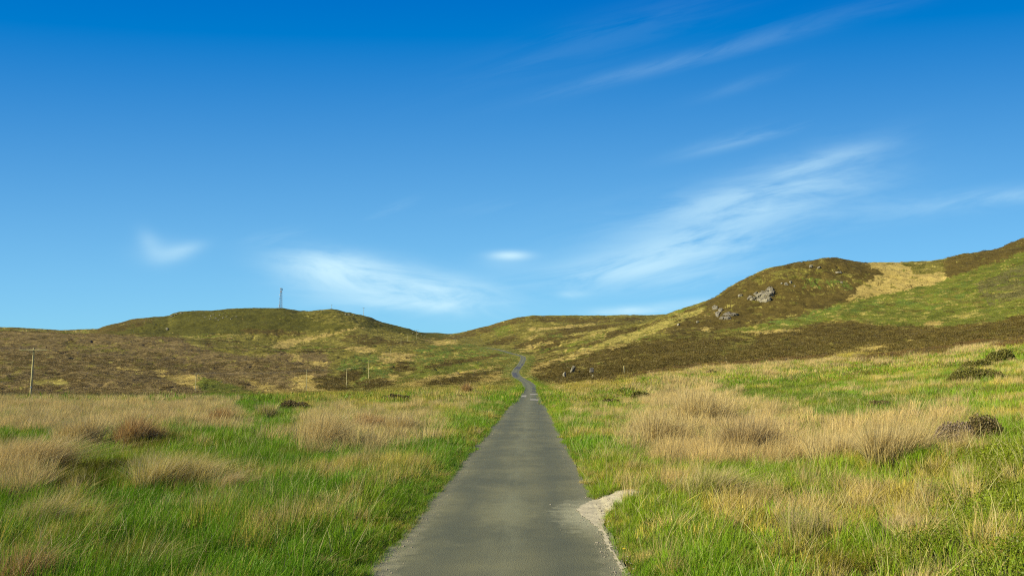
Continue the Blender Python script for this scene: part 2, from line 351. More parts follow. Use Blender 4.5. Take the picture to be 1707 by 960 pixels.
FARP = [  # class, strength, (ymin, ymax), polygon
    # --- left moor
    (MOOR, .96, (100, 690), [(-900, 540), (0, 552), (150, 556), (300, 562), (400, 575), (480, 588), (560, 590), (575, 606), (600, 632), (560, 645), (500, 652), (430, 660), (0, 664), (-900, 664)]),
    (OLIVE, .5, (100, 690), [(100, 570), (200, 578), (215, 586), (160, 588), (110, 580)]),
    (OLIVE, .38, (100, 690), [(-20, 600), (60, 603), (110, 625), (90, 645), (-20, 650)]),
    (STRAW, .7, (100, 690), [(50, 636), (108, 634), (112, 640), (70, 645)]),
    (TAN, .9, (100, 690), [(190, 613), (235, 614), (250, 618), (200, 618)]), (TAN, .8, (100, 690), [(250, 616), (290, 617), (280, 622), (255, 620)]),
    (TAN, .95, (100, 690), [(262, 626), (320, 624), (352, 630), (345, 640), (325, 650), (300, 640), (275, 632)]),
    (GREEN, .9, (100, 690), [(335, 626), (372, 636), (420, 652), (440, 668), (350, 668), (330, 645)]),
    (TAN, .95, (100, 690), [(408, 632), (425, 636), (432, 644), (415, 642)]),
    (OLIVE, .75, (100, 690), [(300, 560), (420, 575), (470, 590), (420, 596), (330, 580)]),
    (TAN, .9, (100, 690), [(483, 588), (500, 590), (505, 600), (490, 599)]),
    (TAN, .85, (100, 690), [(512, 604), (540, 602), (552, 610), (520, 612)]),
    (TAN, .95, (100, 690), [(486, 628), (520, 624), (528, 636), (570, 650), (560, 660), (500, 652)]),
    (TAN, .9, (90, 690), [(430, 642), (445, 640), (495, 654), (495, 660), (440, 660)]),
    (HEATH, 1.3, (100, 1300), [(114, 570), (119.6, 567.8), (130, 569.34), (126, 572.2)]),
    (HEATH, 1.3, (100, 1300), [(187, 576.5), (193.3, 574), (205, 575.75), (200.5, 579)]),
    (HEATH, 1.3, (100, 1300), [(338, 573), (343.6, 570.5), (354, 572.25), (350, 575.5)]),
    (HEATH, 1.3, (100, 1300), [(360, 595.5), (365.6, 593), (376, 594.75), (372, 598)]),
    (HEATH, 1.3, (100, 1300), [(291, 566), (297.3, 564.2), (309, 565.46), (304.5, 567.8)]),
    (HEATH, 1.3, (100, 1300), [(403, 548), (409.3, 546), (421, 547.4), (416.5, 550)]),
    (HEATH, 1.3, (100, 1300), [(391, 555.5), (398.7, 553.5), (413, 554.9), (407.5, 557.5)]),
    (HEATH, 1.3, (100, 1300), [(616, 561.5), (622.3, 559.9), (634, 561.02), (629.5, 563.1)]),
    (HEATH, 1.3, (100, 1300), [(639, 560.5), (643.2, 558.9), (651, 560.02), (648, 562.1)]),
    (HEATH, 1.3, (100, 1300), [(446, 559.5), (452.3, 557.9), (464, 559.02), (459.5, 561.1)]),
    (HEATH, 1.3, (100, 1300), [(247, 572), (252.6, 570), (263, 571.4), (259, 574)]),
    (HEATH, 1.3, (100, 1300), [(246, 590), (255.8, 588), (274, 589.4), (267, 592)]),
    # --- valley floor on the left of the road
    (OLIVE, .9, (100, 1000), [(545, 588), (600, 580), (700, 570), (860, 575), (868, 655), (600, 660), (560, 640)]),
    (LUSH, .6, (100, 690), [(570, 600), (620, 590), (650, 605), (655, 640), (610, 645), (585, 632), (565, 615)]),
    (LUSH, .5, (100, 1000), [(685, 588), (720, 575), (800, 572), (865, 584), (870, 600), (800, 606), (700, 612), (660, 600)]),
    (GREEN, .75, (100, 690), [(700, 612), (800, 606), (862, 606), (850, 618), (700, 632), (660, 640)]),
    (TAN, .9, (100, 690), [(635, 588), (690, 588), (690, 600), (650, 606), (628, 600)]),
    (TAN, .8, (100, 690), [(585, 578), (620, 577), (625, 586), (590, 588)]),
    (TAN, .85, (100, 1000), [(716, 570), (770, 566), (772, 571), (725, 577)]),
    (HEATH, .95, (100, 690), [(653, 610), (665, 600), (680, 604), (698, 616), (680, 620), (655, 618)]),
    (HEATH, .95, (100, 690), [(565, 622), (580, 615), (600, 618), (608, 628), (600, 636), (575, 634)]),
    (HEATH, 1, (100, 690), [(522, 632), (545, 624), (575, 632), (586, 648), (560, 654), (525, 645)]),
    (HEATH, 1, (100, 690), [(601, 640), (625, 630), (655, 632), (650, 645), (615, 650), (600, 648)]),
    (TAN, .9, (100, 690), [(648, 625), (668, 624), (662, 640), (652, 644)]),
    (HEATH, .85, (100, 690), [(706, 611), (760, 600), (838, 589), (836, 594), (790, 601), (740, 612), (710, 616)]),
    (HEATH, .9, (100, 690), [(680, 640), (740, 630), (800, 620), (845, 613), (842, 620), (800, 634), (740, 645), (700, 644)]),
    (TAN, .9, (100, 690), [(670, 640), (740, 624), (830, 610), (832, 613), (750, 628), (680, 645)]),
    (TAN, .7, (100, 690), [(800, 628), (850, 616), (852, 632), (815, 640), (790, 640)]),
    # --- hill with the mast
    (DARKG, .95, (640, 1300), [(150, 500), (280, 500), (740, 500), (745, 566), (700, 562), (600, 550), (500, 556), (400, 556), (300, 560), (150, 562)]),
    (HEATH, .7, (640, 1300), [(150, 500), (240, 528), (260, 535), (200, 552), (150, 562)]),
    (OLIVE, .55, (640, 1300), [(500, 515), (560, 515), (640, 540), (600, 545), (520, 535)]),
    (OLIVE, .8, (600, 1000), [(380, 560), (430, 556), (600, 547), (640, 548), (700, 562), (640, 576), (560, 582), (430, 590)]),
    (HEATH, .7, (600, 1000), [(400, 548), (470, 550), (520, 556), (470, 560), (400, 555)]), (HEATH, .6, (600, 1000), [(590, 556), (690, 570), (700, 578), (600, 574), (560, 566)]),
    (TAN, .8, (560, 1000), [(450, 580), (470, 568), (510, 562), (560, 553), (600, 545), (604, 546), (540, 562), (500, 572), (480, 582)]),
    # --- far slope straight ahead
    (OLIVE, .9, (560, 1300), [(745, 520), (1170, 500), (1170, 560), (1000, 560), (870, 585), (760, 570)]),
    (HEATH, .75, (640, 1300), [(740, 565), (800, 545), (870, 525), (880, 534), (820, 552), (760, 566)]),
    (HEATH, .97, (560, 1300), [(812, 575), (830, 566), (848, 560), (866, 558), (862, 566), (840, 575)]), (HEATH, .97, (520, 1300), [(851, 581), (870, 571), (900, 563), (925, 559), (915, 567), (885, 575), (862, 583)]),
    (HEATH, .95, (500, 1300), [(868, 589), (890, 580), (925, 573), (932, 576), (905, 586), (875, 592)]), (HEATH, .9, (560, 1300), [(905, 556), (945, 547), (1015, 540), (1050, 538), (1010, 550), (960, 560), (925, 566)]),
    (HEATH, .7, (640, 1300), [(880, 528), (1000, 530), (1090, 529), (1060, 535), (960, 540), (900, 536)]),
    (TAN, .9, (500, 1300), [(864, 584), (890, 573), (925, 568), (925, 571), (892, 578), (870, 588)]), (TAN, .85, (560, 1300), [(866, 570), (885, 560), (902, 556), (900, 559), (884, 565)]),
    (STRAW, .85, (560, 1300), [(900, 570), (960, 555), (1030, 545), (1030, 548), (965, 560), (905, 574)]), (TAN, .8, (560, 1300), [(880, 548), (960, 541), (1000, 539), (960, 545), (885, 552)]),
    (GREEN, .8, (560, 1300), [(822, 548), (850, 541), (852, 556), (830, 562)]), (LUSH, .5, (560, 1300), [(905, 560), (935, 555), (930, 562), (908, 566)]),
    # --- rocky hill, right
    (HEATH, .97, (380, 700), [(1085, 566), (1120, 548), (1165, 526), (1183, 500), (1240, 462), (1340, 430), (1440, 434), (1466, 455), (1420, 468), (1430, 490), (1390, 512), (1330, 530), (1230, 550), (1150, 556)]),
    (LUSH, .6, (380, 700), [(1333, 462), (1375, 464), (1425, 474), (1420, 482), (1345, 480)]),
    (OLIVE, .6, (380, 700), [(1250, 462), (1320, 448), (1400, 448), (1330, 462), (1260, 474)]),
    (TAN, .95, (380, 800), [(1436, 430), (1500, 430), (1575, 430), (1615, 450), (1560, 475), (1480, 492), (1415, 502), (1432, 478), (1468, 456)]),
    (OLIVE, .8, (380, 800), [(1490, 430), (1582, 430), (1578, 452), (1530, 458)]),
    (HEATH, .95, (380, 800), [(1568, 462), (1582, 425), (1707, 385), (1900, 370), (1900, 380), (1707, 424), (1640, 446), (1590, 462)]),
    (GREEN, .95, (200, 620), [(1150, 556), (1230, 548), (1330, 530), (1400, 506), (1480, 490), (1560, 472), (1707, 420), (1900, 380), (1900, 480), (1707, 530), (1560, 546), (1480, 542), (1400, 532), (1300, 551), (1200, 556)]),
    (LUSH, .45, (200, 620), [(1260, 540), (1400, 508), (1470, 500), (1470, 515), (1380, 530), (1290, 548)]),
    (LUSH, .4, (200, 620), [(1490, 500), (1620, 465), (1640, 475), (1560, 520), (1500, 515)]),
    (GREYH, .62, (200, 620), [(1625, 475), (1720, 430), (1900, 400), (1900, 470), (1720, 495), (1650, 510)]),
    (STRAW, .6, (200, 620), [(1590, 525), (1630, 512), (1640, 528), (1600, 532)]),
    (TAN, .8, (200, 620), [(1535, 540), (1570, 534), (1565, 543), (1540, 546)]),
    # --- lower heather bank, right
    (HEATH, .97, (105, 520), [(880, 630), (900, 612), (930, 606), (960, 598), (1000, 586), (1050, 575), (1100, 561), (1200, 553), (1300, 552), (1400, 533), (1480, 546), (1600, 546), (1707, 526), (2000, 470), (2000, 560), (1707, 573), (1600, 585), (1500, 592), (1400, 600), (1300, 606), (1200, 613), (1100, 622), (1000, 640), (930, 642)]),
    (OLIVE, .7, (105, 520), [(1195, 588), (1225, 570), (1262, 560), (1260, 566), (1230, 585), (1205, 592)]),
    (OLIVE, .55, (105, 520), [(1090, 556), (1180, 555), (1280, 552), (1260, 562), (1150, 566), (1080, 568)]),
    (TAN, .85, (105, 560), [(1230, 552), (1330, 549), (1330, 553), (1265, 557)]), (TAN, .8, (105, 560), [(1172, 548), (1185, 545), (1188, 551), (1175, 552)]),
    (TAN, .72, (105, 560), [(868, 624), (900, 606), (940, 594), (985, 578), (1040, 558), (1046, 562), (990, 586), (940, 602), (905, 612), (880, 628)]),
    (STRAW, .62, (400, 900), [(960, 592), (1020, 564), (1080, 545), (1168, 512), (1180, 516), (1110, 545), (1040, 575), (975, 596)]),
    (TAN, .8, (300, 560), [(1005, 584), (1030, 572), (1042, 574), (1025, 583)]),
    (HEATH, .9, (300, 700), [(880, 612), (930, 594), (1000, 566), (1040, 552), (1040, 556), (985, 576), (940, 592), (900, 606)]),
    # --- near fringe of the right-hand field
    (TAN, .85, (70, 260), [(900, 646), (940, 640), (1000, 638), (1100, 622), (1180, 612), (1290, 605), (1380, 600), (1400, 590), (1470, 576), (1480, 580), (1420, 598), (1600, 590), (1650, 575), (1660, 592), (1500, 606), (1300, 620), (1180, 628), (1100, 640), (1000, 652), (920, 656)]),
    (HEATH, .95, (70, 300), [(1385, 606), (1420, 596), (1480, 585), (1600, 580), (1590, 590), (1480, 600), (1400, 610)]),
]
# foreground and middle distance: seen over the plants, i.e. outlines of plant cover at about 0.4 m above the ground
NEARP = [
    (RUSH, .62, (62, 230), [(905, 650), (940, 645), (1000, 640), (1100, 624), (1180, 612), (1290, 604), (1380, 599), (1480, 592), (1600, 583), (1650, 570), (1665, 590), (1500, 606), (1300, 619), (1180, 628), (1100, 642), (1000, 656), (920, 660)]),
    (RUSH, .84, (30, 110), [(-900, 640), (0, 648), (380, 648), (395, 690), (400, 712), (320, 722), (250, 738), (140, 745), (60, 760), (-100, 770), (-900, 780)]),
    (RUSH, .8, (8, 32), [(-900, 760), (60, 745), (90, 765), (90, 785), (50, 815), (-900, 830)]),
    (HEATH, .9, (62, 320), [(1385, 608), (1420, 598), (1480, 588), (1600, 581), (1590, 590), (1480, 601), (1400, 611)]),
    (STRAW, .6, (8, 40), [(80, 770), (140, 800), (150, 850), (90, 880), (40, 850), (70, 820)]),
    (STRAW, .3, (5, 16), [(-900, 860), (60, 870), (100, 900), (110, 1000), (-900, 1100)]),
    (STRAW, .35, (12, 40), [(190, 735), (260, 725), (350, 730), (400, 770), (400, 810), (340, 800), (240, 800)]),
    (STRAW, .4, (8, 20), [(320, 830), (400, 810), (430, 830), (420, 850), (350, 860)]),
    (STRAW, .2, (6, 12), [(180, 890), (330, 880), (330, 960), (190, 960)]),
    (RUSH, .8, (20, 60), [(480, 700), (520, 672), (600, 668), (700, 676), (720, 700), (680, 735), (560, 742), (490, 735)]),
    (STRAW, .6, (25, 100), [(450, 665), (560, 660), (730, 655), (790, 655), (790, 690), (700, 690), (500, 690)]),
    (RUSH, .7, (45, 130), [(700, 650), (780, 640), (800, 650), (790, 668), (720, 668)]),
    (STRAW, .5, (70, 200), [(440, 655), (600, 648), (860, 640), (865, 668), (780, 680), (600, 675), (440, 672)]),
    (GREEN, .9, (20, 150), [(380, 660), (490, 668), (480, 730), (400, 720)]),
    (STRAW, .35, (12, 100), [(910, 660), (1000, 650), (1060, 680), (1060, 720), (1090, 800), (1060, 820), (1000, 760), (940, 690)]),
    (STRAW, .55, (80, 200), [(900, 640), (1100, 630), (1100, 655), (1000, 665), (910, 665)]),
    (RUSH, .76, (18, 80), [(1050, 715), (1070, 670), (1100, 640), (1170, 632), (1230, 670), (1290, 668), (1330, 690), (1400, 715), (1480, 690), (1560, 672), (1620, 668), (1600, 690), (1550, 715), (1530, 790), (1400, 812), (1290, 822), (1150, 790), (1070, 760)]),
    (STRAW, .7, (9, 30), [(1080, 770), (1150, 780), (1300, 815), (1480, 800), (1560, 760), (1600, 700), (1640, 740), (1560, 800), (1500, 850), (1330, 870), (1200, 850), (1090, 830)]),
    (STRAW, .5, (6, 14), [(1300, 850), (1340, 850), (1400, 960), (1300, 960)]),
    (STRAW, .35, (6, 20), [(1100, 840), (1350, 840), (1400, 1000), (1080, 1000)]),
    (LUSH, .75, (25, 140), [(1180, 640), (1330, 625), (1430, 650), (1500, 640), (1600, 640), (1560, 668), (1400, 690), (1300, 672), (1230, 665)]),
    (STRAW, .5, (35, 200), [(1440, 625), (1560, 620), (1580, 640), (1480, 650)]),
    (LEAFY, .85, (5, 40), [(1540, 800), (1600, 740), (1700, 710), (2600, 680), (2600, 1100), (1500, 1100), (1480, 880), (1560, 850)]),
    (STRAW, .45, (5, 30), [(1460, 840), (1540, 830), (1560, 870), (1500, 880)]), (STRAW, .6, (5, 30), [(1590, 770), (1650, 760), (1660, 800), (1600, 810)]),
    (STRAW, .6, (5, 30), [(1640, 850), (1700, 840), (1707, 880), (1650, 890)]), (STRAW, .5, (5, 30), [(1480, 900), (1600, 920), (1580, 1000), (1460, 1000)]),
]
def inside(px, py, poly):
    n = len(poly); c = np.zeros(px.shape, bool)
    for k in range(n):
        x1, y1 = poly[k]; x2, y2 = poly[(k + 1) % n]
        if y1 == y2: continue
        cond = ((y1 > py) != (y2 > py)) & (px < (x2 - x1) * (py - y1) / (y2 - y1) + x1)
        c ^= cond
    return c
def land_cover(X, Y, Z, lift=0.0, seed=5):
    """class index per point; deterministic function of the place"""
    r = np.hypot(X, Y)
    px, py = project(X, Y, Z + lift)
    jit = _hash(np.floor(X * 7919.3), np.floor(Y * 6007.7), 77) / 4294967296.0
    jit2 = _hash(np.floor(X * 3919.3), np.floor(Y * 9007.7), 78) / 4294967296.0
    # ragged outlines: shift the point on the ground by world-space noise before testing
    wx = lodnoise(X, Y, r, 61, .045, 1.8, 5); wy = lodnoise(X, Y, r, 67, .045, 1.8, 5)
    amp = np.where(r < 110, 30.0, 9.0 + 5 * (1 - sstep(110, 400, r)))
    ppx = px + wx * amp * 1.5 + (jit - .5) * amp * np.where(r < 110, 1.5, .5)
    ppy = py + wy * amp * .38 + (jit2 - .5) * amp * np.where(r < 110, .75, .2)
    # default cover: mottled grassland
    base = fbm(X / 14., Y / 22., 71, 4)
    b2 = fbm(X / 30. + 4, Y / 60., 75, 3)
    far = r > 110
    # stripes of heather / bent grass running up the far slopes
    st = fbm((X * .92 + Y * .20) / 55., (Y * .9 - X * .75) / 16., 91, 4)
    cls = np.full(X.shape, GREEN)
    cls = np.where(far & (st > .16), HEATH, cls)
    cls = np.where(far & (st <= .16) & (st > -.04), OLIVE, cls)
    cls = np.where(far & (st <= -.04) & (st > -.14), TAN, cls)
    cls = np.where(far & (st <= -.14), np.where(base > 0, OLIVE, GREEN), cls)
    n1 = fbm(X / 2.6, Y / 5., 81, 3)
    cls = np.where(~far & (n1 + (jit - .5) * .5 > .33 + .25 * (1 - sstep(-2, 2, X))), STRAW, cls)
    cls = np.where(~far & (n1 + (jit - .5) * .3 < -.45), DARKG, cls)
    keepn = lodnoise(X, Y, r, 85, .03, 1.7, 4) * .8 + .5 + (jit - .5) * .45
    for tab in (FARP, NEARP):
        for (c, s, (y0, y1), poly) in tab:
            xs = [p[0] for p in poly]; ysp = [p[1] for p in poly]
            m = (ppx > min(xs)) & (ppx < max(xs)) & (ppy > min(ysp)) & (ppy < max(ysp)) & (Y > y0) & (Y < y1)
            idx = np.nonzero(m)[0]
            if len(idx) == 0: continue
            ins = inside(ppx[idx], ppy[idx], poly)
            idx = idx[ins]
            th = 1.0 - s
            # thinly held patches keep some of what was there before
            idx = idx[keepn[idx] > (th * 1.25 - .12)]
            cls[idx] = c
    # flecks of other plants inside every patch
    fl = lodnoise(X, Y, r, 131, .018, 1.5, 4) + (jit - .5) * .5
    fl2 = lodnoise(X, Y, r, 141, .03, 1.5, 4) + (jit2 - .5) * .4
    hz = (cls == HEATH) | (cls == MOOR)
    cls = np.where(hz & (fl > .52), OLIVE, cls); cls = np.where(hz & (fl < -.72) & (X < 0), TAN, cls); cls = np.where(hz & (fl2 > .8), STRAW, cls)
    tz = (cls == TAN) & far
    cls = np.where(tz & (fl > .5), OLIVE, cls); cls = np.where(tz & (fl < -.65), HEATH, cls)
    gz = ((cls == GREEN) | (cls == LUSH)) & far
    cls = np.where(gz & (fl > .42), OLIVE, cls); cls = np.where(gz & (fl < -.52), STRAW, cls); cls = np.where(gz & (fl2 < -.6), DARKG, cls)
    oz = (cls == OLIVE) & far
    cls = np.where(oz & (fl2 > .45), STRAW, cls); cls = np.where(oz & (fl2 < -.42), DARKG, cls)
    # mown-looking verge of short green grass at the road
    rd = np.abs(road_dist(X, Y))
    edge = (rd < 3.2 + .008 * r + 1.2 * wx) & (Y < 480)
    cls = np.where(edge & (cls != STONE), np.where(n1 + (jit - .5) > .35, STRAW, GREEN), cls)
    return cls
_PL = np.array([PAL[i][0] for i in range(12)]); _PD = np.array([PAL[i][1] for i in range(12)])
def cover_colour(X, Y, cls, scale=1.0):
    r = np.hypot(X, Y)
    n = lodnoise(X, Y, r, 101, .02, 1.6, 4) * .55 + fbm(X / 35., Y / 50., 105, 2) * .3
    t = np.clip(.5 + n * scale, 0, 1)[:, None]
    c = _PL[cls] * t + _PD[cls] * (1 - t)
    # close by, individual plants are modelled: thatch and soil between them, painted darker for shaded gaps
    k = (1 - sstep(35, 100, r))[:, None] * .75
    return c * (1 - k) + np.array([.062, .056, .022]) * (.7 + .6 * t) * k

# ================================================================== helpers for objects and materials
def tag(o, label=None, cat=None, group=None, kind=None):
    if label: o['label'] = label
    if cat: o['category'] = cat
    if group: o['group'] = group
    if kind: o['kind'] = kind
    return o
def mesh_np(name, verts, faces4=None, tris=None, mat=None, cols=None, smooth=True, floats=None):
    """fast mesh from numpy arrays; cols: {name: (n,3)} per-vertex colours; floats: {name: (n,)}"""
    me = bpy.data.meshes.new(name)
    verts = np.asarray(verts, np.float32)
    me.vertices.add(len(verts)); me.vertices.foreach_set('co', verts.ravel())
    loops, starts = [], []
    off = 0
    if faces4 is not None and len(faces4):
        loops.append(np.asarray(faces4).ravel()); starts.append(np.arange(len(faces4)) * 4); off = len(faces4) * 4
    if tris is not None and len(tris):
        loops.append(np.asarray(tris).ravel()); starts.append(off + np.arange(len(tris)) * 3)
    L = np.concatenate(loops).astype(np.int32); S = np.concatenate(starts).astype(np.int32)
    me.loops.add(len(L)); me.loops.foreach_set('vertex_index', L)
    me.polygons.add(len(S)); me.polygons.foreach_set('loop_start', S)
    if smooth:
        me.polygons.foreach_set('use_smooth', np.ones(len(S), bool))
    me.update(calc_edges=True)
    for k, c in (cols or {}).items():
        a = me.color_attributes.new(k, 'FLOAT_COLOR', 'POINT')
        cc = np.ones((len(verts), 4), np.float32); cc[:, :3] = c
        a.data.foreach_set('color', cc.ravel())
    for k, c in (floats or {}).items():
        a = me.attributes.new(k, 'FLOAT', 'POINT')
        a.data.foreach_set('value', np.asarray(c, np.float32))
    if mat: me.materials.append(mat)
    return me
def link(name, me, parent=None):
    o = bpy.data.objects.new(name, me); COL.objects.link(o)
    if parent: o.parent = parent
    return o
def new_mat(name):
    m = bpy.data.materials.new(name); m.use_nodes = True
    nt = m.node_tree; nt.nodes.clear()
    out = nt.nodes.new('ShaderNodeOutputMaterial')
    return m, nt, out
class NT:
    """small node-building helper"""
    def __init__(s, nt): s.nt = nt
    def n(s, t, ins=None, **k):
        n = s.nt.nodes.new(t)
        for a, b in k.items(): setattr(n, a, b)
        for a, b in (ins or {}).items():
            if isinstance(b, bpy.types.NodeSocket): s.nt.links.new(b, n.inputs[a])
            else: n.inputs[a].default_value = b
        return n
    def math(s, op, a, b=0.0, clamp=False):
        return s.n('ShaderNodeMath', {0: a, 1: b}, operation=op, use_clamp=clamp).outputs[0]
    def noise(s, vec, scale, detail=3, rough=.55, w=None):
        return s.n('ShaderNodeTexNoise', {'Vector': vec, 'Scale': scale, 'Detail': detail, 'Roughness': rough}).outputs[0]
    def ramp(s, f, a, b, c=0.0, d=1.0):
        return s.n('ShaderNodeMapRange', {0: f, 1: a, 2: b, 3: c, 4: d}).outputs[0]
    def mix(s, f, a, b, blend='MIX'):
        return s.n('ShaderNodeMix', {0: f, 6: a, 7: b}, data_type='RGBA', blend_type=blend).outputs[2]

# ---- moorland surface
mat_land, nt_, out_ = new_mat('moorland')
q = NT(nt_)
pos = q.n('ShaderNodeNewGeometry').outputs['Position']
colr = q.n('ShaderNodeAttribute', attribute_name='Col').outputs['Color']
camd = q.n('ShaderNodeVectorMath', {0: pos}, operation='LENGTH').outputs['Value']
na = q.noise(pos, 1.7, 4, .6)
nb = q.noise(pos, .33, 4, .6)
nc = q.noise(pos, 7.0, 3, .6)
v = q.math('MULTIPLY', q.ramp(na, .3, .7, .62, 1.38), q.ramp(nb, .3, .7, .74, 1.26))
v = q.math('MULTIPLY', v, q.ramp(nc, .3, .7, .8, 1.2))
c1 = q.mix(1.0, colr, q.n('ShaderNodeCombineColor', {0: v, 1: v, 2: v}).outputs[0], 'MULTIPLY')
hb = q.math('ADD', q.math('MULTIPLY', na, .5), q.math('ADD', q.math('MULTIPLY', nb, 1.3), q.math('MULTIPLY', nc, .10)))
bump = q.n('ShaderNodeBump', {'Strength': .9, 'Distance': .9, 'Height': hb})
bs = q.n('ShaderNodeBsdfPrincipled', {'Base Color': c1, 'Roughness': .95, 'Specular IOR Level': .08, 'Normal': bump.outputs[0]})
nt_.links.new(bs.outputs[0], out_.inputs[0])

# ---- the one sheet of land, fan-shaped rows that get wider with distance, closed all round the camera
def build_land():
    th_in = np.arctan(np.linspace(-.86, .86, 1250))
    th_out = np.concatenate([np.linspace(.725, 1.2, 60), np.linspace(1.23, 2 * math.pi - 1.2 - .03, 90), np.linspace(2 * math.pi - 1.2, 2 * math.pi - .725, 60)])
    th = np.concatenate([th_in, th_out])
    rr = np.concatenate([np.linspace(.6, 5.8, 10), np.exp(np.linspace(math.log(6), math.log(130), 300)), np.exp(np.linspace(math.log(130.8), math.log(1050), 520)), np.exp(np.linspace(math.log(1060), math.log(4200), 60))])
    nth, nr = len(th), len(rr)
    T, Rr = np.meshgrid(th, rr)
    # ahead of the camera rows are lines of equal distance ahead; to the sides and behind they bend into circles
    f = 1 / np.cos(np.clip(np.where(T > math.pi, T - 2 * math.pi, T), -.72, .72))
    rad = Rr * f
    X = (rad * np.sin(T)).ravel(); Y = (rad * np.cos(T)).ravel()
    Z = land(X, Y)
    i = np.arange(nr - 1)[:, None] * nth; j = np.arange(nth)[None, :]; j2 = (j + 1) % nth
    F = np.stack([i + j, i + nth + j, i + nth + j2, i + j2], -1).reshape(-1, 4)[:, ::-1]
    cap = len(X)
    X = np.append(X, 0); Y = np.append(Y, 0); Z = np.append(Z, land(np.array([0.]), np.array([0.])))
    tri = np.stack([np.full(nth, cap), np.arange(nth), (np.arange(nth) + 1) % nth], -1)[:, ::-1]
    cls = land_cover(X, Y, Z)
    col = cover_colour(X, Y, cls)
    me = mesh_np('ground', np.stack([X, Y, Z], -1), F, tri, mat_land, {'Col': col})
    o = link('ground', me)
    tag(o, 'rough moorland ground with grass, bent and heather rising into hills', kind='structure')
    return o
ground = build_land()

# ---- road
def ribbon(name, y0, y1, step, wl_, wr_, dz, mat, seed=0, wob=0.05, nx=8):
    ys = [y0]
    while ys[-1] < y1: ys.append(ys[-1] + step * max(1, abs(ys[-1]) / 40))
    ys = np.array(ys)
    x = road_x(ys); s = np.interp(ys, _ry, _rs)
    nrm = np.sqrt(1 + s * s)
    L = wl_ + wob * fbm(ys / 1.3, ys * 0, seed, 4); Rw = wr_ + wob * fbm(ys / 1.3, ys * 0 + 9, seed + 5, 4)
    V, Cc = [], []
    for k in range(nx + 1):
        t = k / nx
        off = -L * (1 - t) + Rw * t
        V.append(np.stack([x + off / nrm, ys - off * s / nrm, road_z(ys) + dz + .03 * (1 - (off / 1.6)**2)], -1))
        Cc.append(np.stack([off, ys, ys * 0], -1))
    V = np.stack(V, 1).reshape(-1, 3); Cc = np.stack(Cc, 1).reshape(-1, 3)
    n = nx + 1
    i = np.arange(len(ys) - 1)[:, None] * n; j = np.arange(nx)[None, :]
    F = np.stack([i + j, i + j + 1, i + n + j + 1, i + n + j], -1).reshape(-1, 4)
    me = mesh_np(name, V, F, None, mat, {'lane': Cc})
    return link(name, me)

mat_road, nt_, out_ = new_mat('worn_asphalt')
q = NT(nt_)
lane = q.n('ShaderNodeAttribute', attribute_name='lane').outputs['Vector']
sep = q.n('ShaderNodeSeparateXYZ', {0: lane})
off, along = sep.outputs[0], sep.outputs[1]
stretch = q.n('ShaderNodeVectorMath', {0: lane, 1: (1.0, .12, 1.0)}, operation='MULTIPLY').outputs[0]
n1 = q.noise(stretch, 2.2, 4, .6)
n2 = q.noise(lane, .5, 4, .6)
n3 = q.noise(lane, 38.0, 3, .7)
n4 = q.noise(lane, 4.5, 4, .65)
n5 = q.n('ShaderNodeTexVoronoi', {'Vector': lane, 'Scale': 75.0}, feature='F1')
base = q.mix(q.ramp(n2, .36, .64), (.100, .098, .070, 1), (.165, .150, .096, 1))
# wheel tracks polished darker, crown paler
trk = q.math('ABSOLUTE', q.math('SUBTRACT', q.math('ABSOLUTE', off), .78))
trk = q.ramp(trk, .05, .42, 1, 0)
base = q.mix(q.math('MULTIPLY', trk, q.ramp(n1, .3, .7, .25, .75)), base, (.084, .085, .064, 1))
n6 = q.noise(lane, 1.1, 5, .7)
base = q.mix(q.math('MULTIPLY', q.ramp(n6, .52, .66), .45), base, (.085, .084, .062, 1))
base = q.mix(q.math('MULTIPLY', q.ramp(n6, .42, .32), .35), base, (.190, .172, .115, 1))
crown = q.ramp(q.math('ABSOLUTE', off), .0, .38, 1, 0)
base = q.mix(q.math('MULTIPLY', q.math('MULTIPLY', crown, q.ramp(n1, .38, .62)), .55), base, (.195, .185, .135, 1))
# dusty, gritty edges
edge = q.math('ADD', q.math('ABSOLUTE', off), q.math('MULTIPLY', q.math('SUBTRACT', n4, .5), .7))
eR = q.ramp(edge, 1.15, 1.5)
nearfade = q.ramp(along, 9, 16, 1.0, .35)
base = q.mix(q.math('MULTIPLY', q.math('MULTIPLY', eR, nearfade), .8), base, (.30, .265, .20, 1))
# loose grit spread out from the lay-by at 13 m
du = q.math('SUBTRACT', off, 1.35); dv = q.math('MULTIPLY', q.math('SUBTRACT', along, 12.9), .42)
dd = q.math('SQRT', q.math('ADD', q.math('MULTIPLY', du, du), q.math('MULTIPLY', dv, dv)))
grit = q.ramp(q.math('ADD', dd, q.math('MULTIPLY', q.math('SUBTRACT', n4, .5), .9)), .25, .75, 1, 0)
base = q.mix(q.math('MULTIPLY', grit, .75), base, (.40, .36, .28, 1))
du = q.math('ADD', off, .02); dv = q.math('MULTIPLY', q.math('SUBTRACT', along, 13.4), .30)
dd = q.math('SQRT', q.math('ADD', q.math('MULTIPLY', du, du), q.math('MULTIPLY', dv, dv)))
grit = q.ramp(q.math('ADD', dd, q.math('MULTIPLY', q.math('SUBTRACT', n4, .5), 1.1)), .1, .6, 1, 0)
base = q.mix(q.math('MULTIPLY', grit, .28), base, (.28, .26, .18, 1))
sp = q.math('MULTIPLY', q.ramp(n3, .35, .7, .90, 1.11), q.ramp(n5.outputs['Distance'], 0, .7, 1.10, .90))
base = q.mix(1.0, base, q.n('ShaderNodeCombineColor', {0: sp, 1: sp, 2: sp}).outputs[0], 'MULTIPLY')
wn_ = q.n('ShaderNodeTexWhiteNoise', {0: q.n('ShaderNodeVectorMath', {0: lane, 1: (70, 70, 70)}, operation='MULTIPLY').outputs[0]})
